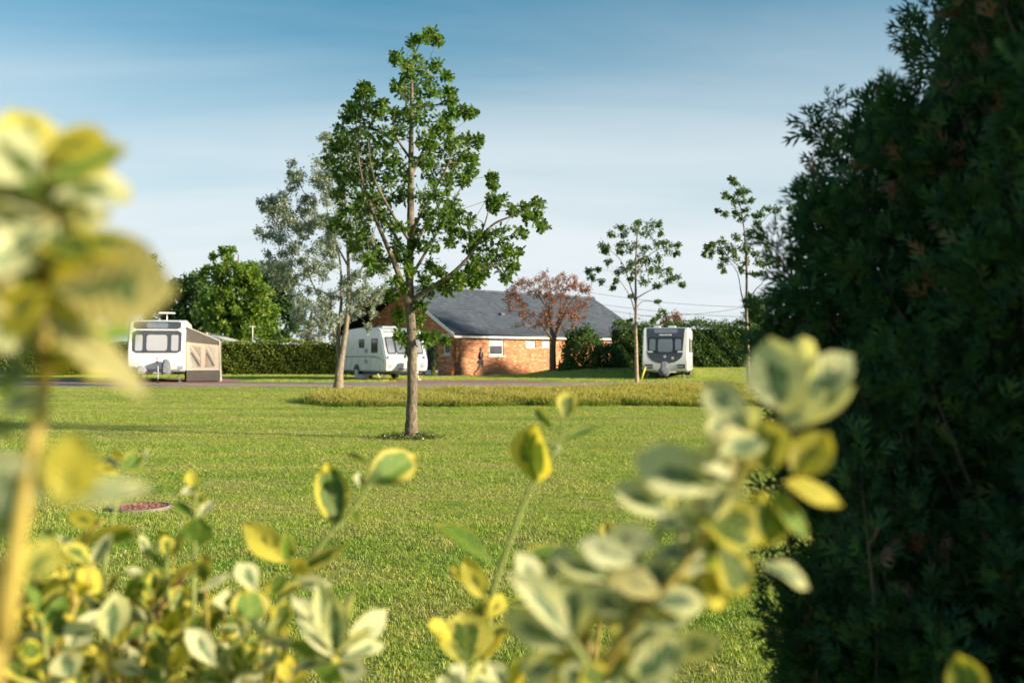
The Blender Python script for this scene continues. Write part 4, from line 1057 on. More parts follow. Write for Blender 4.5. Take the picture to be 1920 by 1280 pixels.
# ------------------------------------------------------------------ trees
Z5 = lambda L_: [(460+x/2.4617, 40+y/2.4617, r/2.4617) for x, y, r in L_]
oak_cl = Z5([(855,62,22),(880,92,18),(815,85,22),(780,108,25),(700,165,25),(735,198,26),(790,180,32),(760,240,32),(715,300,26),(885,212,27),(932,255,18),(850,270,40),(790,310,45),(870,330,32),(940,325,22),(740,340,38),(820,380,45),(940,380,32),(1000,412,26),(1048,425,26),(960,440,34),(900,450,36),
 (545,322,26),(575,330,22),(530,350,24),(620,392,24),(480,400,22),(470,440,26),(560,405,36),(510,440,40),(620,440,36),(690,445,36),(740,430,40),(800,450,45),(870,500,40),(930,500,30),(440,505,36),(500,510,46),(570,510,50),(640,520,46),(700,500,46),(820,530,46),(960,560,40),(1020,545,26),(1072,560,22),
 (425,570,36),(500,590,50),(580,590,50),(660,590,46),(850,590,46),(920,600,46),(1000,610,36),(1045,640,22),(390,645,28),(460,650,46),(540,660,50),(620,660,55),(700,660,46),(800,650,46),(880,670,46),(960,680,40),(1030,690,30),(1010,735,28),
 (430,720,36),(500,730,46),(580,740,46),(660,740,46),(730,730,36),(850,740,40),(930,730,40),(450,800,36),(520,810,46),(600,820,46),(680,810,46),(740,800,40),(810,810,40),(880,800,46),(950,830,36),(980,880,26),(470,880,40),(550,890,46),(640,890,40),(820,880,36),(900,890,40),(955,920,34),
 (420,940,30),(470,970,36),(540,970,40),(700,940,36),(780,960,30),(860,950,36),(925,960,34),(560,1050,46),(620,1070,46),(500,1040,36),(700,1030,40),(860,1040,36),(790,1040,26),(600,1115,40),(680,1105,30),(570,1105,30),(850,1130,30),(900,1170,30),(830,1200,26),
 (1137,718,15),(1150,760,20),(1135,820,20),(1180,830,26),(1150,860,20),(1232,870,25),(1290,860,20),(1350,838,26),(1342,890,24),(1362,950,18),(1300,900,20),(1040,940,28),(1000,980,26),(940,1020,26),(1060,1000,34),(1110,990,34),(1172,980,34),(1260,980,34),(1050,1060,34),(1120,1060,44),(1190,1050,44),(1240,1070,34),
 (1040,1120,34),(1100,1130,40),(1180,1120,44),(1232,1140,26),(1020,1180,34),(1060,1210,20),(980,1190,30),(1205,1190,20),(920,1212,26),(740,1090,26),(760,1150,20),(690,1200,16),(720,1240,16)])
oak_cl += [(772,632,14),(760,640,10),(795,634,10),(815,632,9),(832,638,7),(750,632,9),(768,656,9),(735,558,8),(748,585,9),(752,600,10),(790,575,8),(800,548,14),(786,600,8),(880,520,14),(905,515,10),(860,535,10),(835,545,10)]
tree('oak_tree', 'young oak with a straight grey-brown trunk standing alone in the lawn', OAK_D, (770, 821),
     [(771, 812, .104), (772, 760, .080), (773, 680, .073), (770, 600, .070), (768, 545, .066), (769, 480, .056), (770, 420, .056), (770, 340, .046), (771, 260, .036), (772, 180, .024), (775, 120, .013), (787, 82, .007), (806, 66, .004)],
     [[(769, 585, .045, 0), (756, 540, .048, -.1), (742, 500, .040, -.2), (720, 448, .030, -.3), (700, 400, .024, -.35), (680, 340, .018, -.4), (672, 280, .012, -.4), (680, 190, .005, -.4)],
      [(770, 565, .042, 0), (800, 545, .042, -.1), (845, 515, .030, -.25), (880, 480, .024, -.3), (920, 425, .018, -.35), (960, 405, .012, -.4), (1005, 385, .006, -.4)],
      [(845, 515, .022, -.25), (890, 510, .016, -.3), (925, 500, .010, -.3), (955, 525, .005, -.3)],
      [(890, 465, .016, -.3), (912, 410, .010, -.35), (925, 350, .004, -.35)],
      [(770, 470, .034, 0), (800, 420, .026, .2), (830, 370, .020, .4), (860, 300, .012, .5), (890, 265, .005, .5)],
      [(770, 500, .034, 0), (740, 440, .026, .3), (700, 380, .018, .6), (660, 330, .012, .8), (640, 290, .006, .8)],
      [(770, 440, .030, 0), (790, 400, .022, -.3), (830, 330, .014, -.6), (850, 280, .006, -.7)],
      [(771, 330, .026, 0), (800, 270, .018, .1), (835, 215, .011, .2), (870, 212, .005, .2)],
      [(771, 300, .024, 0), (745, 260, .016, -.1), (735, 220, .008, -.1)],
      [(770, 520, .03, 0), (800, 470, .022, .4), (840, 400, .014, .7), (870, 340, .007, .8)],
      [(770, 455, .028, 0), (735, 400, .02, -.5), (700, 330, .013, -.7), (690, 260, .006, -.7)]],
     oak_cl, M['oakleaf'], T_OAK, .080, 54, M['oakbark'], spread=.75, seed=4, twig_r=.006, sub=6, dup=2)

def poly_clumps(poly, n, r, seed):
    g_ = np.random.default_rng(seed); out = []; xs = [p[0] for p in poly]; ys = [p[1] for p in poly]
    while len(out) < n:
        x, y = g_.uniform(min(xs), max(xs)), g_.uniform(min(ys), max(ys)); inside = False
        for i in range(len(poly)):
            (x1, y1), (x2, y2) = poly[i], poly[i-1]
            if (y1 > y) != (y2 > y) and x < (x2-x1)*(y-y1)/(y2-y1)+x1: inside = not inside
        if inside: out.append((x, y, r*g_.uniform(.6, 1.3)))
    return out
sil = poly_clumps([(602,252),(640,238),(690,300),(720,380),(730,480),(722,540),(698,575),(676,600),(655,618),(612,630),(566,604),(545,565),(522,535),(492,512),(500,470),(482,432),(503,420),(492,382),(522,362),(540,340),(545,305),(566,318),(588,292)], 240, 13, 5)
sil += [(488,378,8),(500,390,9),(545,305,9),(552,330,11),(612,258,10),(622,280,12),(483,432,7),(497,505,8),(700,590,9),(698,570,9),(690,616,8)]
SIL_D = GD(727)
tree('silver_poplar', 'two-stemmed tree with silvery grey-green leaves beside the turned caravan', SIL_D, (634, 727),
     [(635, 715, .17), (637, 690, .15), (642, 660, .11), (648, 620, .095), (653, 570, .08), (653, 500, .06), (650, 420, .045), (645, 340, .028), (640, 262, .010)],
     [[(637, 684, .10, 0), (634, 650, .085, .1), (635, 610, .07, .2), (640, 560, .055, .3), (636, 480, .035, .5), (610, 380, .018, .7), (600, 300, .008, .8)],
      [(634, 640, .05, .1), (622, 610, .042, 0), (600, 560, .032, -.2), (570, 500, .024, -.4), (535, 430, .014, -.6), (505, 400, .007, -.7)],
      [(653, 540, .045, 0), (680, 500, .034, -.2), (700, 440, .022, -.3), (712, 390, .01, -.4)],
      [(652, 580, .04, 0), (672, 575, .03, -.2), (692, 566, .018, -.3), (710, 545, .008, -.3)],
      [(653, 500, .04, 0), (620, 440, .028, .3), (580, 380, .018, .5), (550, 320, .008, .6)],
      [(640, 560, .035, .3), (600, 545, .024, .4), (555, 530, .015, .5), (515, 515, .007, .5)]],
     sil, M['silverleaf'], T_SMALL, .092, 84, M['greybark'], spread=.7, seed=6, twig_r=.008, sub=6, dup=2, limb_name='stem')

Z4 = lambda L_: [(1060+x/2.9087, 300+y/2.9087, r/2.9087) for x, y, r in L_]
b1 = Z4([(300,360,25),(250,410,25),(320,400,30),(380,370,30),(400,340,20),(460,360,35),(500,350,25),(440,400,35),(520,400,20),(200,470,25),(240,480,30),(210,500,20),(310,460,35),(300,500,25),(370,480,35),(430,470,40),(500,450,30),(560,480,35),(610,460,20),(600,505,22),(540,440,25),(350,560,30),(400,540,40),(450,540,40),(510,540,30),(230,550,20),(120,600,22),(150,640,25),(180,600,18),(190,660,18),(280,620,30),(270,660,20),(330,600,30),(390,610,35),(450,610,40),(510,600,35),(570,600,30),(600,640,30),(640,680,20),(560,650,25),(500,690,20),(430,660,30),(360,650,20),(262,700,10),(500,770,14),(540,830,22),(480,870,22),(510,855,15),(350,870,12),(360,740,12)])
tree('birch_tree', 'slender birch with a pale trunk and open crown in front of the dark-fronted caravan', GD(717), (1194, 717),
     [(1194, 700, .080), (1193, 660, .072), (1192, 610, .064), (1192, 560, .054), (1192, 500, .040), (1194, 450, .028), (1198, 420, .010)],
     [[(1192, 570, .035, 0), (1180, 530, .026, .2), (1165, 490, .018, .4), (1140, 465, .010, .5), (1125, 445, .005, .5)],
      [(1192, 560, .03, 0), (1212, 548, .02, -.3), (1240, 535, .014, -.5), (1270, 530, .006, -.6)],
      [(1192, 590, .03, 0), (1183, 560, .022, -.1), (1172, 540, .014, -.2), (1150, 510, .006, -.3)],
      [(1192, 580, .02, 0), (1205, 565, .015, .2), (1230, 568, .010, .3), (1250, 590, .005, .3)],
      [(1192, 520, .03, 0), (1215, 480, .02, .3), (1250, 462, .012, .4), (1268, 458, .005, .4)],
      [(1192, 640, .02, 0), (1183, 610, .014, .1), (1181, 585, .007, .1)]],
     b1, M['birchleaf'], T_SMALL, .115, 130, M['birchbark'], spread=.8, seed=8, twig_r=.008, sub=5, droop=-.7, group='young birches in the long grass')
b2 = Z4([(910,100,18),(930,130,18),(940,170,22),(870,190,18),(890,210,22),(920,230,30),(970,180,25),(1000,170,15),(1010,220,18),(960,230,25),(880,300,22),(830,280,12),(930,290,25),(970,320,25),(1030,300,20),(990,270,20),(1060,290,25),(1100,270,25),(1150,270,25),(1220,260,18),(800,460,18),(770,480,22),(750,510,14),(800,510,20),(850,440,25),(840,490,30),(880,480,30),(930,430,25),(920,480,30),(930,530,28),(870,540,25),(850,580,22),(865,605,15),(970,470,30),(1000,500,30),(1040,520,25),(990,560,25),(1050,560,25),(1060,620,20),(1100,480,30),(1080,420,25),(1020,620,18),(960,600,18),(1050,350,30),(1000,400,25),(1090,560,25),(1005,740,14),(990,760,10)])
bt_ = tree('birch_tree', 'taller slender birch with a dark guard at its foot near the conifer', GD(727), (1405, 727),
     [(1404, 705, .075), (1402, 650, .065), (1400, 600, .058), (1400, 540, .048), (1399, 480, .036), (1394, 420, .022), (1384, 370, .012), (1374, 335, .005)],
     [[(1400, 590, .03, 0), (1390, 550, .022, .1), (1382, 510, .014, .2), (1360, 480, .006, .2)],
      [(1400, 575, .028, 0), (1415, 545, .020, -.2), (1432, 525, .013, -.3), (1440, 480, .006, -.3)],
      [(1400, 510, .02, 0), (1380, 495, .014, .2), (1350, 470, .009, .3), (1325, 468, .004, .3)],
      [(1399, 480, .02, 0), (1420, 430, .013, .2), (1450, 395, .007, .3), (1478, 390, .004, .3)]],
     b2, M['birchleaf'], T_SMALL, .10, 115, M['birchbark'], spread=.7, seed=9, twig_r=.007, sub=5, droop=-.7, group='young birches in the long grass')
MB().lathe([(.07, -.02), (.09, 0), (.085, .38), (.07, .40)], n=12).build('trunk_guard', M['charcoal'], bt_, True)

red = ell(1030, 560, 84, 46, 120, 8, 12) + ell(1020, 530, 60, 25, 25, 8, 13) + ell(1000, 600, 45, 18, 14, 7, 14) + ell(1060, 600, 40, 18, 14, 7, 15)
RED_D = 56.5; rz = float(ground_z(P(1037, 695, RED_D).x, RED_D))
tree('copper_tree', 'broad small tree with sparse rusty red leaves in front of the slate roof', RED_D, (1037, 695),
     [(1037, 688, .20), (1036, 660, .18), (1037, 640, .16), (1034, 615, .10), (1030, 580, .06), (1032, 540, .03), (1025, 515, .01)],
     [[(1037, 645, .10, 0), (1046, 620, .08, -.2), (1058, 590, .05, -.4), (1075, 560, .025, -.5), (1090, 545, .01, -.6)],
      [(1036, 640, .09, 0), (1024, 620, .06, -.3), (1005, 598, .035, -.5), (980, 575, .018, -.7), (960, 560, .008, -.8)],
      [(1036, 625, .08, 0), (1030, 590, .05, .3), (1010, 555, .028, .5), (985, 530, .01, .7)],
      [(1040, 630, .07, 0), (1050, 590, .045, .4), (1052, 550, .025, .5), (1060, 522, .01, .6)],
      [(1046, 620, .05, -.2), (1070, 600, .03, .2), (1100, 580, .012, .4)]],
     red, M['redleaf'], T_SMALL, .095, 26, M['darkbark'], spread=.8, seed=10, twig_r=.012, sub=5, z_base=rz, dup=2)

# trees beyond the clipped hedge on the left
def bgtree(label, px, crown, D, mat, bark, seed, lsize=.26, per=66, name='broadleaf_tree', group='trees beyond the left hedge', dup=2):
    b_ = P(px, 640, D)
    ys = [c_[1] for c_ in crown]; top, bot = min(ys), max(ys); yb = 664 + CAM_H*F/D
    cxm = sum(c_[0] for c_ in crown)/len(crown)
    limbs = []
    g_ = np.random.default_rng(seed)
    for k in range(6):
        c_ = crown[int(g_.integers(len(crown)))]; y0 = bot - (bot-top)*g_.uniform(.0, .45)
        if c_[1] < y0+5: limbs.append([(px+(cxm-px)*.3, y0, .09, 0), ((px+c_[0])/2, (y0*.45+c_[1]*.55), .06, g_.normal(0, .6)), (c_[0], c_[1], .02, g_.normal(0, 1.0))])
    return tree(name, label, D, (px, yb), [(px, yb-8, .22), (px, bot, .19), (px+(cxm-px)*.5, (top+bot)/2, .12), (cxm, top+8, .03)], limbs, crown, mat, T_LEAF, lsize, per, bark, group=group, spread=.9, seed=seed, twig_r=.015, sub=6, dup=dup)
bgtree('tall dark green tree rising behind the bright green tree and the silvery one', 515, ell(512, 570, 46, 72, 50, 15, 21) + ell(500, 525, 25, 25, 14, 13, 22), 84, M['darkleaf'], M['darkbark'], 21, .32)
bgtree('dense dark green tree rising behind the porch awning', 352, ell(352, 575, 50, 55, 60, 15, 23) + ell(400, 590, 40, 40, 25, 15, 27), 80, M['darkleaf'], M['darkbark'], 23, .32)
bgtree('rounded bright green tree standing just behind the clipped hedge', 436, ell(442, 562, 64, 66, 80, 14, 24) + [(418,470,7),(424,480,9),(430,492,10),(398,482,7),(404,505,9),(435,470,7),(470,498,11),(455,512,11),(412,512,9),(378,520,10),(388,505,7)] + ell(455, 600, 66, 40, 40, 14, 25), 70, M['treeleaf'], M['darkbark'], 24, .26)
bgtree('small grey-green tree between the clipped hedge and the silvery poplar', 575, ell(585, 600, 42, 40, 50, 11, 26), 74, M['silverleaf'], M['greybark'], 26, .16, 36)
bgtree('feathery tree top rising between yellow leaves and the awning caravan', 280, ell(282, 545, 15, 62, 26, 10, 28), 86, M['darkleaf'], M['darkbark'], 28, .2)
bgtree('broad dark tree behind the tall golden-leaved shoot', 40, ell(30, 590, 130, 60, 60, 18, 29), 84, M['darkleaf'], M['darkbark'], 29, .28)
bgtree('grey-green tree top showing above the tall hedge beside the conifer', 1425, ell(1428, 595, 46, 36, 44, 11, 30), 72, M['darkleaf'], M['darkbark'], 30, .17, group='trees beyond the right hedge')
q = P(1255, 640, 64)
t = thing('copper_shrub', 'wine red shrub top peeping over the roof of the dark-fronted caravan', 'shrub', (q.x, q.y, 0))
MB().tube([(0, 0, 0), (.05, 0, 1.6), (-.05, 0, 3.0)], [.06, .04, .01], 6).build('trunk', M['darkbark'], t)
cc = np.concatenate([g.normal(0, .16, (160, 3)) + np.array(P(px_, py_, 64) - Vector((q.x, q.y, 0))) for px_, py_ in ((1246, 606), (1250, 598), (1268, 606), (1272, 598), (1266, 592), (1256, 614))])
leaf_cloud('crown', cc, .13, T_LEAF, M['redleaf'], t, g)

# ------------------------------------------------------------------ hedges
hy = GD(702.5)
hedge('clipped_hedge', 'long clipped green hedge running behind the road from the awning to the caravan', [(-38, hy+.4, 0), (-20, hy+.2, 0), (P(700, 700, hy).x, hy, 0)], 1.2, 1.98, M['hedgeleaf'], 42000, .115, 31, .05)
hedge('tall_hedge', 'tall dark hedge behind the dark-fronted caravan', [(P(1152, 690, 57.5).x, 57.5, .25), (13, 58.2, .3), (31, 59.5, .3)], 1.6, 2.52, M['darkhedge'], 46000, .13, 33, .10, topspike=.16)
def bush(label, px, D, rx, rz_, zc_, n, mat, seed, name='leafy_bush'):
    b_ = P(px, 690, D); z0 = float(ground_z(b_.x, D)); r_ = np.random.default_rng(seed)
    t_ = thing(name, label, 'bush', (b_.x, D, z0))
    u = r_.normal(size=(n, 3)); u /= np.linalg.norm(u, axis=1, keepdims=True)
    lump = 1 + .13*np.sin(u[:, 0]*7+seed)*np.sin(u[:, 2]*6) + .10*np.sin(u[:, 1]*11+u[:, 2]*9)
    p_ = u * np.array([rx, rx*.8, rz_]) * (lump * r_.uniform(.72, 1.04, n))[:, None] + np.array([0, 0, zc_])
    p_[:, 2] = np.maximum(p_[:, 2], .02)
    leaf_cloud('foliage', p_, .14*r_.uniform(.7, 1.3, n), T_SMALL, mat, t_, r_, axis=u, axis_w=.4, nrm=u, nrm_w=.8)
    st = MB()
    for k in range(5): st.tube([(r_.normal(0, .1), r_.normal(0, .1), 0), (r_.normal(0, rx*.4), r_.normal(0, rx*.3), zc_+rz_*.4)], [.03, .01], 5)
    st.build('stems', M['darkbark'], t_)
bush('dense dark bush against the brick wall beside the rusty tree', 1093, 55.5, 1.12, 1.35, .95, 7000, M['darkhedge'], 41)
bush('low dark bush filling the gap between wall and tall hedge', 1140, 56.2, .80, .85, .50, 3500, M['darkhedge'], 42)
bush('tapering low bush spreading at the foot of the rusty tree', 1066, 55.0, .55, .38, .15, 1500, M['darkhedge'], 43)

# overhead cables far behind the tall hedge
for i, (a_, b_) in enumerate((((1085, 545), (1450, 577)), ((1200, 592), (1450, 566)), ((1120, 578), (1450, 608)), ((1060, 560), (1450, 596)))):
    A_, B_ = P(*a_, 125), P(*b_, 118); n = 14
    o = MB().tube([A_.lerp(B_, k/n) - Vector((0, 0, .5*math.sin(math.pi*k/n))) for k in range(n+1)], .022, 5).build('power_cable', M['cable'])
    tag(o, ('upper thin cable sloping away over the slate roof towards the conifer', 'thin cable rising towards the conifer, crossing the others above the hedge', 'lowest thin cable just above the top of the tall hedge', 'middle thin cable running out behind the rusty tree')[i], 'cable', 'overhead cables')

# ------------------------------------------------------------------ person walking along the brick wall
def skin(name, verts, edges, mat, parent, sub=2):
    me = bpy.data.meshes.new(name); bm = bmesh.new(); sl = bm.verts.layers.skin.verify()
    vs = []
    for i, (co, r) in enumerate(verts):
        v = bm.verts.new(co); v[sl].radius = (r, r) if isinstance(r, (int, float)) else r; v[sl].use_root = (i == 0); vs.append(v)
    for a_, b_ in edges: bm.edges.new((vs[a_], vs[b_]))
    bm.to_mesh(me); bm.free()
    o = link(name, me, mat, parent)
    md = o.modifiers.new('skin', 'SKIN'); md.use_smooth_shade = True
    o.modifiers.new('subd', 'SUBSURF').levels = sub; o.modifiers['subd'].render_levels = sub
    return o
q = P(901, 703.5, 58.0)
per = thing('person', 'person in a dark sleeveless top and pale shorts walking along the brick wall', 'person', (q.x, 57.7, .012), math.radians(10))
Vv = [((0, 0, .90), (.15, .13)), ((.015, 0, 1.08), (.125, .11)), ((.03, 0, 1.27), (.15, .12)), ((.03, 0, 1.37), (.08, .07)), ((.04, 0, 1.44), .05), ((.06, 0, 1.51), (.075, .08)), ((.06, 0, 1.58), (.072, .08)), ((.055, 0, 1.615), .04),
      ((.01, .09, .83), .085), ((.17, .09, .47), .055), ((.165, .09, .30), .05), ((.19, .09, .08), .035), ((.30, .09, .035), .03),
      ((-.01, -.09, .83), .085), ((-.09, -.09, .46), .055), ((-.22, -.09, .30), .05), ((-.39, -.09, .15), .035), ((-.32, -.09, .045), .03),
      ((.02, .17, 1.34), .05), ((-.10, .21, 1.10), .036), ((-.04, .215, .90), .027), ((-.02, .215, .84), .028),
      ((.02, -.17, 1.34), .05), ((.00, -.21, 1.09), .036), ((.12, -.20, .92), .027), ((.145, -.20, .87), .028),
      ((.145, 0, 1.535), .012)]
Ee = [(0, 1), (1, 2), (2, 3), (3, 4), (4, 5), (5, 6), (6, 7), (0, 8), (8, 9), (9, 10), (10, 11), (11, 12), (0, 13), (13, 14), (14, 15), (15, 16), (16, 17), (3, 18), (18, 19), (19, 20), (20, 21), (3, 22), (22, 23), (23, 24), (24, 25), (5, 26)]
for hand in (21, 25):                      # five fingers rooted in each palm
    hx, hy_, hz = Vv[hand][0]
    for k, (dy, ln_) in enumerate(((-.024, .060), (-.008, .068), (.008, .064), (.022, .052))):
        a0 = len(Vv); Vv += [((hx+.004, hy_+dy, hz-.03), .009), ((hx+.016, hy_+dy, hz-.03-ln_*.6), .008), ((hx+.03, hy_+dy, hz-.03-ln_), .007)]; Ee += [(hand, a0), (a0, a0+1), (a0+1, a0+2)]
    a0 = len(Vv); Vv += [((hx+.035, hy_-.01, hz-.01), .010), ((hx+.05, hy_-.01, hz-.045), .008)]; Ee += [(hand, a0), (a0, a0+1)]
skin('body', Vv, Ee, M['skin'], per)
skin('sleeveless_top', [((.005, 0, .86), (.19, .17)), ((.015, 0, 1.08), (.155, .14)), ((.03, 0, 1.27), (.18, .15)), ((.03, 0, 1.37), (.13, .11)), ((.02, .13, 1.36), .06), ((.02, -.13, 1.36), .06)], [(0, 1), (1, 2), (2, 3), (3, 4), (3, 5)], M['navy'], per)
skin('shorts', [((0, 0, .88), (.17, .15)), ((.02, .09, .80), .125), ((.055, .09, .66), .115), ((-.02, -.09, .80), .125), ((-.04, -.09, .66), .115)], [(0, 1), (1, 2), (0, 3), (3, 4)], M['greycloth'], per)
skin('hair', [((.045, 0, 1.60), (.088, .085)), ((.02, 0, 1.55), (.075, .085)), ((-.015, 0, 1.48), (.05, .06)), ((-.04, 0, 1.42), .03)], [(0, 1), (1, 2), (2, 3)], M['hair'], per)
skin('shoe', [((.17, .09, .045), .042), ((.25, .09, .035), .04), ((.33, .09, .03), .03)], [(0, 1), (1, 2)], M['shoe'], per)
skin('shoe', [((-.42, -.09, .135), .042), ((-.36, -.09, .075), .04), ((-.31, -.09, .03), .03)], [(0, 1), (1, 2)], M['shoe'], per)

# ------------------------------------------------------------------ conifer at the right of the lens
CX, CY = 1.315, 1.72
t = thing('conifer', 'large dark green conifer with brown tipped sprays beside the variegated shrubs', 'tree', (CX, CY, 0))
MB().tube([(0, 0, -.05), (0, .01, 1.2), (0, 0, 3.0)], [.09, .07, .01], 10).build('trunk', M['darkbark'], t, True)
rng = np.random.default_rng(17)
def cr(z): return np.interp(z, [0, .25, .6, 1.15, 1.50, 1.72, 1.95, 2.4, 2.9, 3.2], [.66, .82, .83, .80, .77, .70, .61, .42, .18, .02])
core = MB().lathe([(float(cr(z))*.80, z) for z in (.05, .3, .6, 1.1, 1.5, 1.75, 2.0, 2.4, 2.8)], n=20).build('opaque_core', M['core'], t, True)  # added dark cone, keeps sky from showing through; inner shade in its colour
tw = MB(); Cs, As, Ts = [], [], []
nt = 2600
zt = np.sqrt(rng.random(nt))*-3.1 + 3.15; zt = np.where(rng.random(nt) < .45, rng.uniform(.1, 1.7, nt), zt); at_ = rng.uniform(0, 6.283, nt)
for k in range(nt):
    z, a_ = max(.08, zt[k]), at_[k]
    rad = float(cr(z)) * (1 + .07*math.sin(a_*5+z*4) + .06*math.sin(a_*11-z*9)) * rng.uniform(.90, 1.01)
    d = np.array([math.cos(a_), math.sin(a_), 0.0]); up = np.array([0, 0, 1.0])
    tip = d*rad + up*z; dr_ = d*.55 + up*.85 + rng.normal(0, .22, 3); dr_ /= np.linalg.norm(dr_)
    ln_ = rng.uniform(.11, .20); root = tip - dr_*ln_
    tw.tube([root - dr_*.06, tip - dr_*ln_*.3], [.003, .001], 3, False)
    m = 60
    f = rng.random(m); sd = rng.normal(0, 1, (m, 3)); sd -= dr_*(sd @ dr_)[:, None]; sd /= np.linalg.norm(sd, axis=1, keepdims=True)
    pos = root + dr_*ln_*f[:, None] + sd*(.055*(1-f*.72)*rng.random(m))[:, None]
    Cs.append(pos); As.append(dr_ + sd*.9); Ts.append(np.where(rng.random(m) < (.20 if rng.random() < .17 else .0), rng.uniform(.94, 1, m), rng.uniform(0, .92, m)))
tag(tw.build('twigs', M['darkbark'], t), kind='stuff')
C_ = np.concatenate(Cs); leaf_cloud('crown', C_, .042*rng.uniform(.7, 1.3, len(C_)), T_SPRAY, M['conifer'], t, rng, axis=np.concatenate(As), axis_w=1.2, tint=np.concatenate(Ts))

# ------------------------------------------------------------------ variegated shrubs in the foreground
def leaf_mesh(seed):
    r = np.random.default_rng(seed); nu, nv = 4, 6
    fold, droop, tw_, wav = r.uniform(.10, .34), r.uniform(-.05, .30), r.uniform(-.25, .25), r.uniform(.01, .03)
    vs = []; uv = []; pk = r.uniform(.50, .64)
    for j in range(nv+1):
        v = j/nv; e = math.sin(math.pi * v**(math.log(.5)/math.log(pk)))**.72 if 0 < v < 1 else (.06 if v == 0 else .03)
        for i in range(nu+1):
            u = 2*i/nu-1; x = .5*e*u; z = fold*abs(u)*e*.45 - droop*v*v + wav*math.sin(v*9+u*3+seed)
            a_ = tw_*v; vs.append((x*math.cos(a_)-z*math.sin(a_), v, x*math.sin(a_)+z*math.cos(a_))); uv.append(((u+1)/2, v))
    w = nu+1; fs = [(j*w+i, j*w+i+1, (j+1)*w+i+1, (j+1)*w+i) for j in range(nv) for i in range(nu)]
    return vs, fs, uv
LM = {}
for mk in ('euo_gold', 'euo_cream', 'euo_green', 'euo_yellow', 'euo_pale'):
    for s in range(5):
        vs, fs, uv = leaf_mesh(s); me = bpy.data.meshes.new('leaf'); me.from_pydata(vs, [], fs); ul = me.uv_layers.new(name='UVMap')
        for lp in me.loops: ul.data[lp.index].uv = uv[lp.vertex_index]
        me.materials.append(M[mk]); me.polygons.foreach_set('use_smooth', [True]*len(me.polygons)); LM[(mk, s)] = me
LR = np.random.default_rng(23)
KEY = {'g': 'euo_gold', 'c': 'euo_cream', 'o': 'euo_green', 'y': 'euo_yellow', 'p': 'euo_pale'}
CAMV = Vector((0, 0, CAM_H))
def put_leaf(shrub, Bp, Tp, width, key, roll=None, up=.45):
    """one leaf blade from its base point to its tip point, width in metres"""
    ax = Tp - Bp; ln_ = ax.length; ax.normalize()
    nrm = ((CAMV - (Bp+Tp)/2).normalized() + Vector((0, 0, 1))*up); nrm -= ax*nrm.dot(ax)
    if nrm.length < 1e-3: nrm = ax.orthogonal()
    nrm.normalize()
    nrm = Matrix.Rotation(LR.normal(0, .25) if roll is None else roll, 3, ax) @ nrm
    x = ax.cross(nrm).normalized()
    o = bpy.data.objects.new('leaf', LM[(KEY[key], int(LR.integers(5)))]); COL.objects.link(o); o.parent = shrub
    Mx = Matrix.Identity(4)
    for i in range(3): Mx[i][0] = x[i]*width; Mx[i][1] = ax[i]*ln_; Mx[i][2] = nrm[i]*ln_; Mx[i][3] = (Bp - shrub.location)[i]
    o.matrix_basis = Mx
    return o
def put_px(shrub, bx, by, tx, ty, w, key, D, dd=None, roll=None, k=1.22):
    dd = LR.normal(0, .02)*D if dd is None else dd
    A_, B_ = P(bx, by, D), P(tx, ty, D+dd)
    return put_leaf(shrub, A_, B_, (1.42 if D < .45 else k)*w/F*D, key, roll)
def stem(shrub, pts, r0, r1, mat):
    q = [P(x, y, d) - shrub.location for x, y, d in pts]; q = bez(q, 4)
    return MB().tube(q, taper(len(q), r0, r1), 8).build('stem', mat, shrub, True)
def stem_to_ground(shrub, pts, r0, r1, mat):
    q = [Vector((random.uniform(-.03, .03), random.uniform(-.03, .03), -.03))] + [P(x, y, d) - shrub.location for x, y, d in pts]; q = bez(q, 4)
    return MB().tube(q, taper(len(q), r0, r1), 8).build('stem', mat, shrub, True)

# 1: tall golden shoot, very near the lens
S1 = thing('variegated_shrub', 'tall golden variegated shoot with broad cream edged leaves rising in front of the awning caravan', 'shrub', (-.24, .36, 0), group='variegated euonymus shrubs')
D1 = .36
stem_to_ground(S1, [(-30, 1600, D1), (8, 1200, D1), (40, 960, D1), (78, 760, D1+.006), (82, 640, D1+.016), (72, 480, D1+.018), (68, 380, D1+.018), (82, 290, D1+.012)], .0042, .0015, M['stemgold'])
z6 = lambda x, y: (x/2.133, 180+y/2.133)
for bx, by, tx, ty, w, k, dd in (
    (170,350,40,45,190,'g',.0),(190,340,512,195,110,'o',.01),(215,410,520,350,230,'c',.02),(165,400,-30,175,70,'o',-.01),(170,470,-40,370,130,'c',.02),(200,520,-30,640,120,'c',-.01),
    (230,570,612,615,95,'g',.0),(210,560,420,430,140,'c',.03),(215,770,695,770,255,'p',-.005),(165,880,595,1205,120,'p',-.01),(200,770,-20,930,150,'y',.0),(150,810,-40,690,120,'o',.01),
    (120,1150,-60,1060,110,'c',.01),(170,860,160,700,120,'y',.03),(370,1000,545,925,80,'o',.03),(180,1020,440,1060,110,'g',.03),(160,1140,250,1060,90,'y',.02),(130,1020,-40,1150,120,'o',.02),
    (180,640,60,560,120,'c',.02),(190,680,330,580,120,'g',.03),(160,330,150,190,110,'g',.02),(180,1210,-20,1230,80,'c',.0),(140,980,20,960,130,'g',.03),(200,430,110,300,130,'o',.03)):
    a_, b_ = z6(bx, by), z6(tx, ty); put_px(S1, *a_, *b_, w/2.133, k, D1, dd)
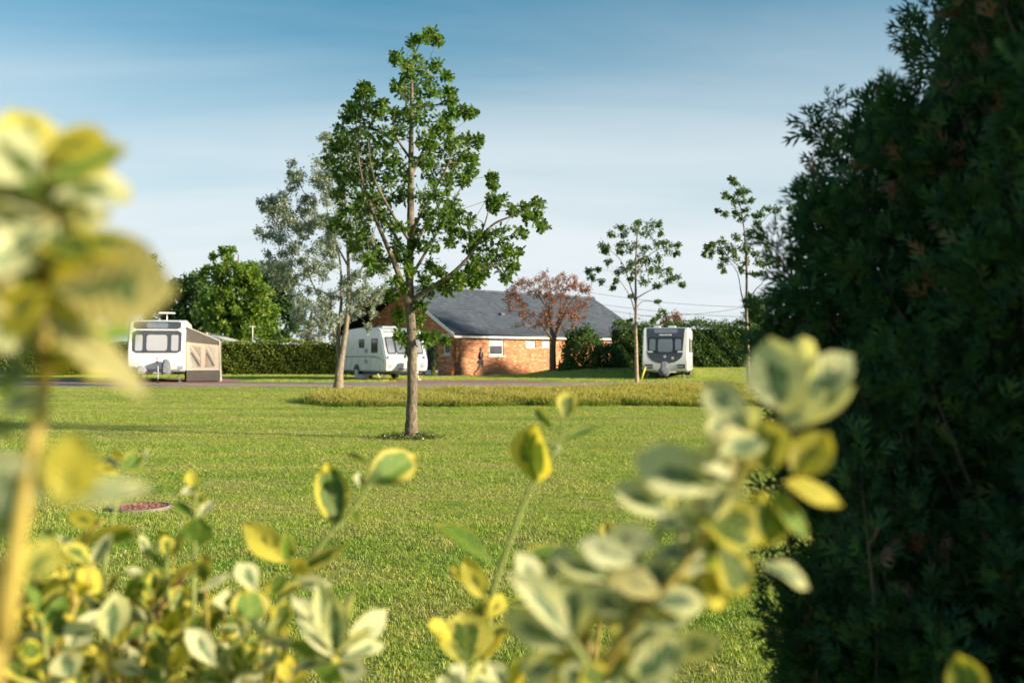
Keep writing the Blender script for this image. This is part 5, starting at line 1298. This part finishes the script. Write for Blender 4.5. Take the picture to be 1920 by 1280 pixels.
for j in range(44):            # further leaves around the same shoot, behind the ones above
    y_ = 240 + 440*(j+.5)/44; sd_ = 1 if j % 2 else -1; ln_ = LR.uniform(85, 150); an = LR.uniform(-.8, .9)
    x_ = float(np.interp(y_, [290, 480, 640, 760], [82, 72, 82, 78]))
    put_px(S1, x_, y_, x_ + sd_*ln_*math.cos(an), y_ - ln_*math.sin(an), ln_*LR.uniform(.45, .6), LR.choice(list('ccgopy')), D1+LR.uniform(.0, .03), LR.normal(0, .015))
for bx, by, tx, ty, w, k, dd in ((128,945,142,812,78,'y',.0),(95,900,-70,912,90,'c',.0),(110,930,285,912,36,'c',.01),(70,960,-40,1010,60,'g',.01),(40,820,-30,800,30,'o',.01),(45,1090,110,1010,50,'g',.02)):
    put_px(S1, bx, by, tx, ty, w, k, D1, dd)

# 2: right-hand creamy branch
S3 = thing('variegated_shrub', 'creamy white variegated branch leaning in front of the conifer', 'shrub', (.12, .60, 0), group='variegated euonymus shrubs')
D3 = .56
z1 = lambda x, y: (940+x/1.8829, 600+y/1.8829)
def zst(pts, r0, r1, m, gnd=False): (stem_to_ground if gnd else stem)(S3, [(*z1(x, y), D3+d) for x, y, d in pts], r0, r1, m)
zst([(300, 1500, .02), (340, 1280, .01), (440, 1110, 0), (540, 990, 0), (640, 870, 0), (760, 690, 0), (860, 520, 0), (960, 400, 0), (1005, 330, 0)], .0036, .0014, M['stemgold'], True)
zst([(440, 1110, 0), (430, 980, .01), (470, 860, .02), (600, 700, .03), (700, 560, .03)], .003, .0015, M['stemgreen'])
zst([(340, 1280, .01), (280, 1180, .0), (240, 1120, 0)], .003, .002, M['stemgreen'])
zst([(340, 1280, .01), (430, 1240, .0), (480, 1250, 0)], .003, .002, M['stemgreen'])
for bx, by, tx, ty, w, k, dd in (
    (1000,325,945,60,180,'c',0),(1020,325,1050,40,150,'c',.02),(1025,320,1242,120,115,'c',.0),(1010,385,1245,225,125,'c',-.01),(940,548,925,352,155,'g',-.01),(1030,548,1158,395,125,'y',0),(1000,570,1208,652,82,'y',0),(950,600,1088,772,75,'o',.01),
    (870,400,722,215,115,'c',.01),(850,455,735,335,150,'c',.0),(760,605,470,480,165,'c',0),(790,560,600,500,120,'c',.02),(690,690,915,765,155,'g',-.01),(900,640,1012,805,140,'g',.01),(770,800,870,965,120,'g',0),(700,900,845,1000,120,'y',.01),
    (920,860,1108,922,58,'c',0),(600,690,395,585,115,'c',0),(560,790,365,760,100,'c',.01),(480,860,275,785,95,'c',0),(400,920,185,840,80,'c',0),(250,1145,55,885,95,'c',-.01),(250,1140,230,900,155,'c',0),(240,1160,10,1030,105,'c',.01),
    (270,1110,352,1010,90,'y',.02),(310,1225,178,1168,62,'y',.02),(450,1265,662,1128,125,'c',0),(640,985,745,915,135,'o',.02),(560,985,540,830,115,'c',.01),(440,1275,375,1150,90,'g',.01),(820,640,790,520,120,'c',.03),(780,700,700,600,120,'c',.02),
    (640,740,560,640,110,'c',.03),(500,940,420,840,110,'c',.02),(430,1040,330,960,110,'c',.02),(480,1000,580,950,80,'g',.02),(850,560,760,420,120,'c',.02),(880,480,820,300,140,'c',.03),(700,770,640,880,100,'o',.03),(640,850,560,760,120,'c',.03),
    (870,620,960,700,90,'y',.03),(800,760,700,850,110,'o',.03),(300,1260,210,1230,80,'c',.0),(350,1300,300,1210,90,'g',.0),(480,1290,600,1300,90,'c',.0),(520,1300,560,1200,80,'c',.02),(200,1240,60,1220,90,'c',.02),(380,1130,480,1060,70,'g',.03)):
    a_, b_ = z1(bx, by), z1(tx, ty); put_px(S3, *a_, *b_, w/1.8829, k, D3, dd)
for j in range(34):            # paired leaves all along the main stem
    q_ = LR.uniform(0, 1); bx = float(np.interp(q_, [0, .35, .7, 1], [440, 640, 820, 985])); by = float(np.interp(q_, [0, .35, .7, 1], [1110, 870, 590, 370]))
    an = (.75 if j % 2 else 2.9) + LR.normal(0, .45); ln_ = LR.uniform(110, 200)
    a_, b_ = z1(bx, by), z1(bx + ln_*math.cos(an), by - ln_*math.sin(an)); put_px(S3, *a_, *b_, ln_*LR.uniform(.40, .52)/1.8829, LR.choice(list('cccpg')), D3+LR.uniform(-.012, .03))
for j in range(30):            # slender pale leaves low on the branch
    bx, by = LR.uniform(1000, 1290), LR.uniform(1090, 1330); an = LR.uniform(.3, 2.7); ln_ = LR.uniform(60, 125)
    put_px(S3, bx, by, bx + ln_*math.cos(an), by - ln_*math.sin(an)*.8, ln_*LR.uniform(.30, .44), LR.choice(list('cccpg')), LR.uniform(.56, .70))
put_px(S3, 1830, 1330, 1795, 1225, 62, 'g', .62, .0, 0)
stem_to_ground(S3, [(1840, 1600, .64), (1835, 1400, .62), (1830, 1330, .62)], .004, .002, M['stemgreen'])

# 3: lower shrub with many fresh shoots
S2 = thing('variegated_shrub', 'low golden variegated shrub with fresh upright shoots along the lawn edge', 'shrub', (-.25, .98, 0), group='variegated euonymus shrubs')
D2 = 1.0
z8 = lambda x, y: (540+x/2.2859, 720+y/2.2859)
z7 = lambda x, y: (x/2.5607, 780+y/2.5607)
def st2(f, pts, D, r0, r1, m): stem(S2, [(*f(x, y), D) for x, y in pts], r0, r1, m)
st2(z8, [(-180, 1240), (-60, 980), (0, 880), (170, 650), (285, 530), (352, 430)], D2, .0035, .0015, M['stemgreen'])
st2(z8, [(830, 1420), (850, 1150), (865, 990), (890, 850), (960, 650), (1050, 420), (1150, 270), (1190, 150)], D2, .0035, .0012, M['stemgreen'])
st2(z8, [(215, 1420), (205, 1240), (200, 1160)], .86, .003, .002, M['stembrown'])
st2(z8, [(1260, 1500), (1330, 1100), (1350, 680)], 1.1, .003, .001, M['stemgold'])
st2(z7, [(900, 1300), (925, 1000), (930, 740), (935, 630), (940, 350)], D2, .003, .0012, M['stemgreen'])
st2(z7, [(560, 1250), (650, 1060), (800, 880), (890, 750)], D2, .003, .002, M['stembrown'])
st2(z7, [(900, 1400), (960, 1280), (1060, 1170), (1190, 1020)], .9, .003, .002, M['stemgreen'])
st2(z7, [(520, 1400), (530, 1080)], .9, .003, .002, M['stemgold'])
st2(z7, [(480, 900), (520, 600), (565, 400), (570, 280)], 1.05, .003, .001, M['stemgreen'])
st2(z7, [(300, 1400), (340, 1000), (400, 620), (500, 500)], .95, .004, .0015, M['stemgold'])
for L_, f, sc in (
    (((200,612,178,325,125,'g',1.0),(330,432,562,285,135,'o',1.0),(340,342,235,275,28,'o',1.0),(285,540,292,598,48,'o',1.0),(20,822,255,688,60,'g',1.0),(0,872,172,830,52,'c',1.0),(335,432,285,395,50,'c',1.02),
      (1060,412,1048,200,165,'g',1.0),(1190,152,1200,28,80,'g',1.0),(1130,192,1058,95,36,'o',1.0),(1168,242,1325,178,42,'o',1.0),(880,762,635,592,105,'o',1.0),(940,782,1215,698,78,'o',1.0),(840,922,755,742,82,'y',.99),(860,932,685,778,62,'y',1.01),
      (860,1002,925,900,72,'y',.98),(930,942,1065,930,44,'g',1.0),(760,1205,765,965,205,'g',.95),(700,1085,605,1030,80,'y',.96),(820,1192,925,1060,92,'y',.96),(770,1090,850,940,90,'g',1.0),(850,1080,960,1040,60,'g',1.0),(1160,300,1140,250,40,'c',1.0),(1060,420,1090,400,40,'c',1.01),
      (200,1165,30,895,95,'c',.86),(200,1165,135,848,90,'c',.87),(200,1160,200,900,85,'c',.85),(205,1160,275,885,80,'c',.88),(215,1165,425,965,95,'c',.86),(220,1180,418,1090,60,'c',.85),(190,1180,0,1105,52,'o',.86),(200,1170,55,1000,70,'c',.85),(190,1190,-10,1200,70,'c',.85),(210,1200,335,1235,90,'c',.84),(200,1190,160,1280,110,'o',.84),(210,1180,330,1050,80,'c',.87),(195,1170,90,940,80,'g',.88),
      (760,1300,695,1205,90,'c',.8),(770,1300,835,1200,80,'c',.8),(760,1310,880,1260,80,'c',.8),(1350,772,1362,692,70,'y',1.1),(1362,692,1455,672,38,'y',1.1),(1372,672,1368,588,58,'y',1.1),(1350,692,1302,655,28,'y',1.1),(1345,780,1312,770,40,'y',1.1)), z8, 2.2859),
    (((935,622,968,488,125,'o',1.0),(940,492,828,412,52,'o',1.0),(955,482,1025,398,48,'c',1.0),(940,422,965,368,85,'g',1.0),(932,352,878,360,38,'c',1.0),(940,352,908,258,52,'y',1.0),(958,352,1035,310,36,'c',1.0),(890,562,858,508,45,'c',1.0),
      (762,738,588,872,64,'o',1.0),(770,732,922,882,58,'o',1.0),(580,262,675,198,85,'o',1.05),(560,252,488,205,62,'c',1.05),(570,282,455,232,60,'y',1.05),(600,205,528,170,40,'y',1.05),(520,402,752,348,62,'c',.8),(690,232,712,158,20,'c',1.05),
      (480,522,325,468,74,'y',.95),(400,622,625,520,64,'y',.95),(500,602,615,556,54,'o',.95),(350,702,185,668,64,'y',.93),(330,772,235,935,135,'y',.92),(480,842,378,728,92,'y',.93),(440,540,360,620,50,'g',.97),(260,600,190,560,70,'o',.96),(300,620,330,560,60,'c',.97),(440,700,410,690,60,'o',.95),(240,650,110,660,60,'c',.94),
      (530,1082,552,848,125,'c',.88),(330,1112,415,988,125,'c',.87),(250,1102,248,930,92,'c',.87),(260,1112,95,1050,72,'c',.86),(350,1252,300,1128,135,'c',.85),(800,1062,842,928,78,'y',.95),(930,1052,955,938,95,'o',.95),(1040,1202,895,1018,105,'c',.87),(780,1232,748,1078,115,'g',.92),(820,1232,885,1100,85,'y',.92),(700,1232,535,1180,62,'c',.9),
      (1200,1002,1210,826,165,'o',.9),(1230,842,1145,698,105,'c',.9),(1300,852,1372,758,60,'o',.95),(1392,702,1165,518,115,'y',1.0),(1385,692,1380,598,64,'o',.99),(1400,760,1470,690,80,'y',.98),(940,842,1135,738,28,'c',1.0),(1040,1042,1135,988,28,'c',1.0),(1330,872,1450,800,52,'g',.97),(1330,1032,1372,888,85,'g',.95),(1250,1062,1440,1110,54,'c',.9),(1260,1222,1335,1150,85,'o',.93),(1140,902,1045,878,85,'c',.92),(1310,860,1290,790,60,'y',.96),
      (640,1000,640,880,80,'y',.97),(620,1060,700,1000,60,'o',.96),(500,900,440,800,70,'g',.95),(430,960,330,900,80,'o',.93),(170,900,60,870,70,'g',.93),(120,780,40,700,60,'g',.95),(200,850,150,760,60,'c',.95),(90,1000,20,900,80,'y',.92),(150,1180,60,1120,90,'o',.9)), z7, 2.5607)):
    for bx, by, tx, ty, w, k, D in L_:
        a_, b_ = f(bx, by), f(tx, ty); put_px(S2, *a_, *b_, w/sc, k, D)
# random leafy shoots filling the lower edge of the shrub
shoots = []
while len(shoots) < 72:
    px_ = LR.uniform(-60, 560); lim = 1030 + 60*math.sin(px_*.012+1) + (max(0, px_-150)*.30)
    shoots.append((px_, LR.uniform(lim, max(lim+60, 1290)), LR.uniform(.86, 1.12)))
shoots += [(LR.uniform(560, 1250), LR.uniform(1255, 1330), LR.uniform(.8, 1.0)) for _ in range(8)]
S4 = thing('variegated_shrub', 'dense bushy clump of small golden and cream leaves at the foot of the tall shoot', 'shrub', (-.40, 1.0, 0), group='variegated euonymus shrubs')
S5 = thing('variegated_shrub', 'knee-high bank of small yellow-green leaves spilling out under the upright shoots', 'shrub', (-.12, 1.02, 0), group='variegated euonymus shrubs')
for px_, py_, D in shoots:
    SH = S4 if px_ < 235 else S5
    top = P(px_, py_, D); base_ = top + Vector((LR.normal(0, .03), LR.normal(0, .03), -.22))
    MB().tube([base_ - SH.location, (base_+top)/2 + Vector((LR.normal(0, .006), 0, 0)) - SH.location, top - SH.location], [.0028, .0022, .0012], 6).build('stem', M['stemgold'] if LR.random() < .5 else M['stemgreen'], SH, True)
    a0 = LR.uniform(0, 6.283); ky = LR.choice(list('gggyycoo'))
    for j in range(4):
        c_ = top.lerp(base_, .02 + .13*j)
        for h_ in (0, 1):
            an = a0 + j*1.571 + h_*math.pi + LR.normal(0, .25); el = LR.uniform(.2, 1.0) if j else LR.uniform(.7, 1.3)
            d_ = Vector((math.cos(an)*math.cos(el), math.sin(an)*math.cos(el), math.sin(el)))
            ln_ = LR.uniform(.028, .046)*(.75 if j == 0 else 1)
            put_leaf(SH, c_, c_ + d_*ln_, ln_*LR.uniform(.42, .56), ky if LR.random() < .7 else LR.choice(list('ggyoc')), LR.normal(0, .3), 1.2)
# dense body of the shrubs below the frame, down to the ground
def body_mass(S, cx, cy, rx, ry, n, mat, topf, seed):
    r = np.random.default_rng(seed); x = r.uniform(-1, 1, n); y = r.uniform(-1, 1, n); k = x*x+y*y < 1; x, y = cx + x[k]*rx, cy + y[k]*ry
    zt_ = topf(x, y); z = zt_*np.clip(r.beta(4, 1.4, len(x)), .08, 1)
    o = leaf_cloud('lower_leaves', np.stack([x, y, z], 1) - np.array(S.location), r.uniform(.03, .05, len(x)), T_LEAF, M[mat], S, r, axis=(0, 0, .6), axis_w=1)
    me = o.data; ul = me.uv_layers.new(name='UVMap'); nv_ = len(T_LEAF[0])
    vi = np.zeros(len(me.loops), np.int32); me.loops.foreach_get('vertex_index', vi)
    tv = np.array(T_LEAF[0]); uvv = np.stack([tv[vi % nv_, 0]*2+.5, tv[vi % nv_, 1]], 1); ul.data.foreach_set('uv', uvv.astype(np.float32).ravel())
    for _ in range(7):
        a_, b_ = cx + r.uniform(-.6, .6)*rx, cy + r.uniform(-.6, .6)*ry
        MB().tube([(a_*.5+cx*.5-S.location.x, b_*.5+cy*.5-S.location.y, -.02), (a_-S.location.x, b_-S.location.y, .45), (a_+r.normal(0, .05)-S.location.x, b_-S.location.y, .72)], [.008, .005, .002], 6).build('stem', M['stembrown'], S, True)
body_mass(S2, -.20, 1.0, .50, .26, 5200, 'euo_gold', lambda x, y: 1.25 - .352*y - .05 - .03*np.sin(x*40)*np.sin(y*31), 51)
body_mass(S4, -.45, 1.0, .25, .22, 2600, 'euo_gold', lambda x, y: 1.25 - .352*y - .03 + .03*np.sin(x*40)*np.sin(y*31), 53)
body_mass(S3, .26, .78, .26, .18, 2200, 'euo_cream', lambda x, y: 1.25 - .352*y - .06, 52)
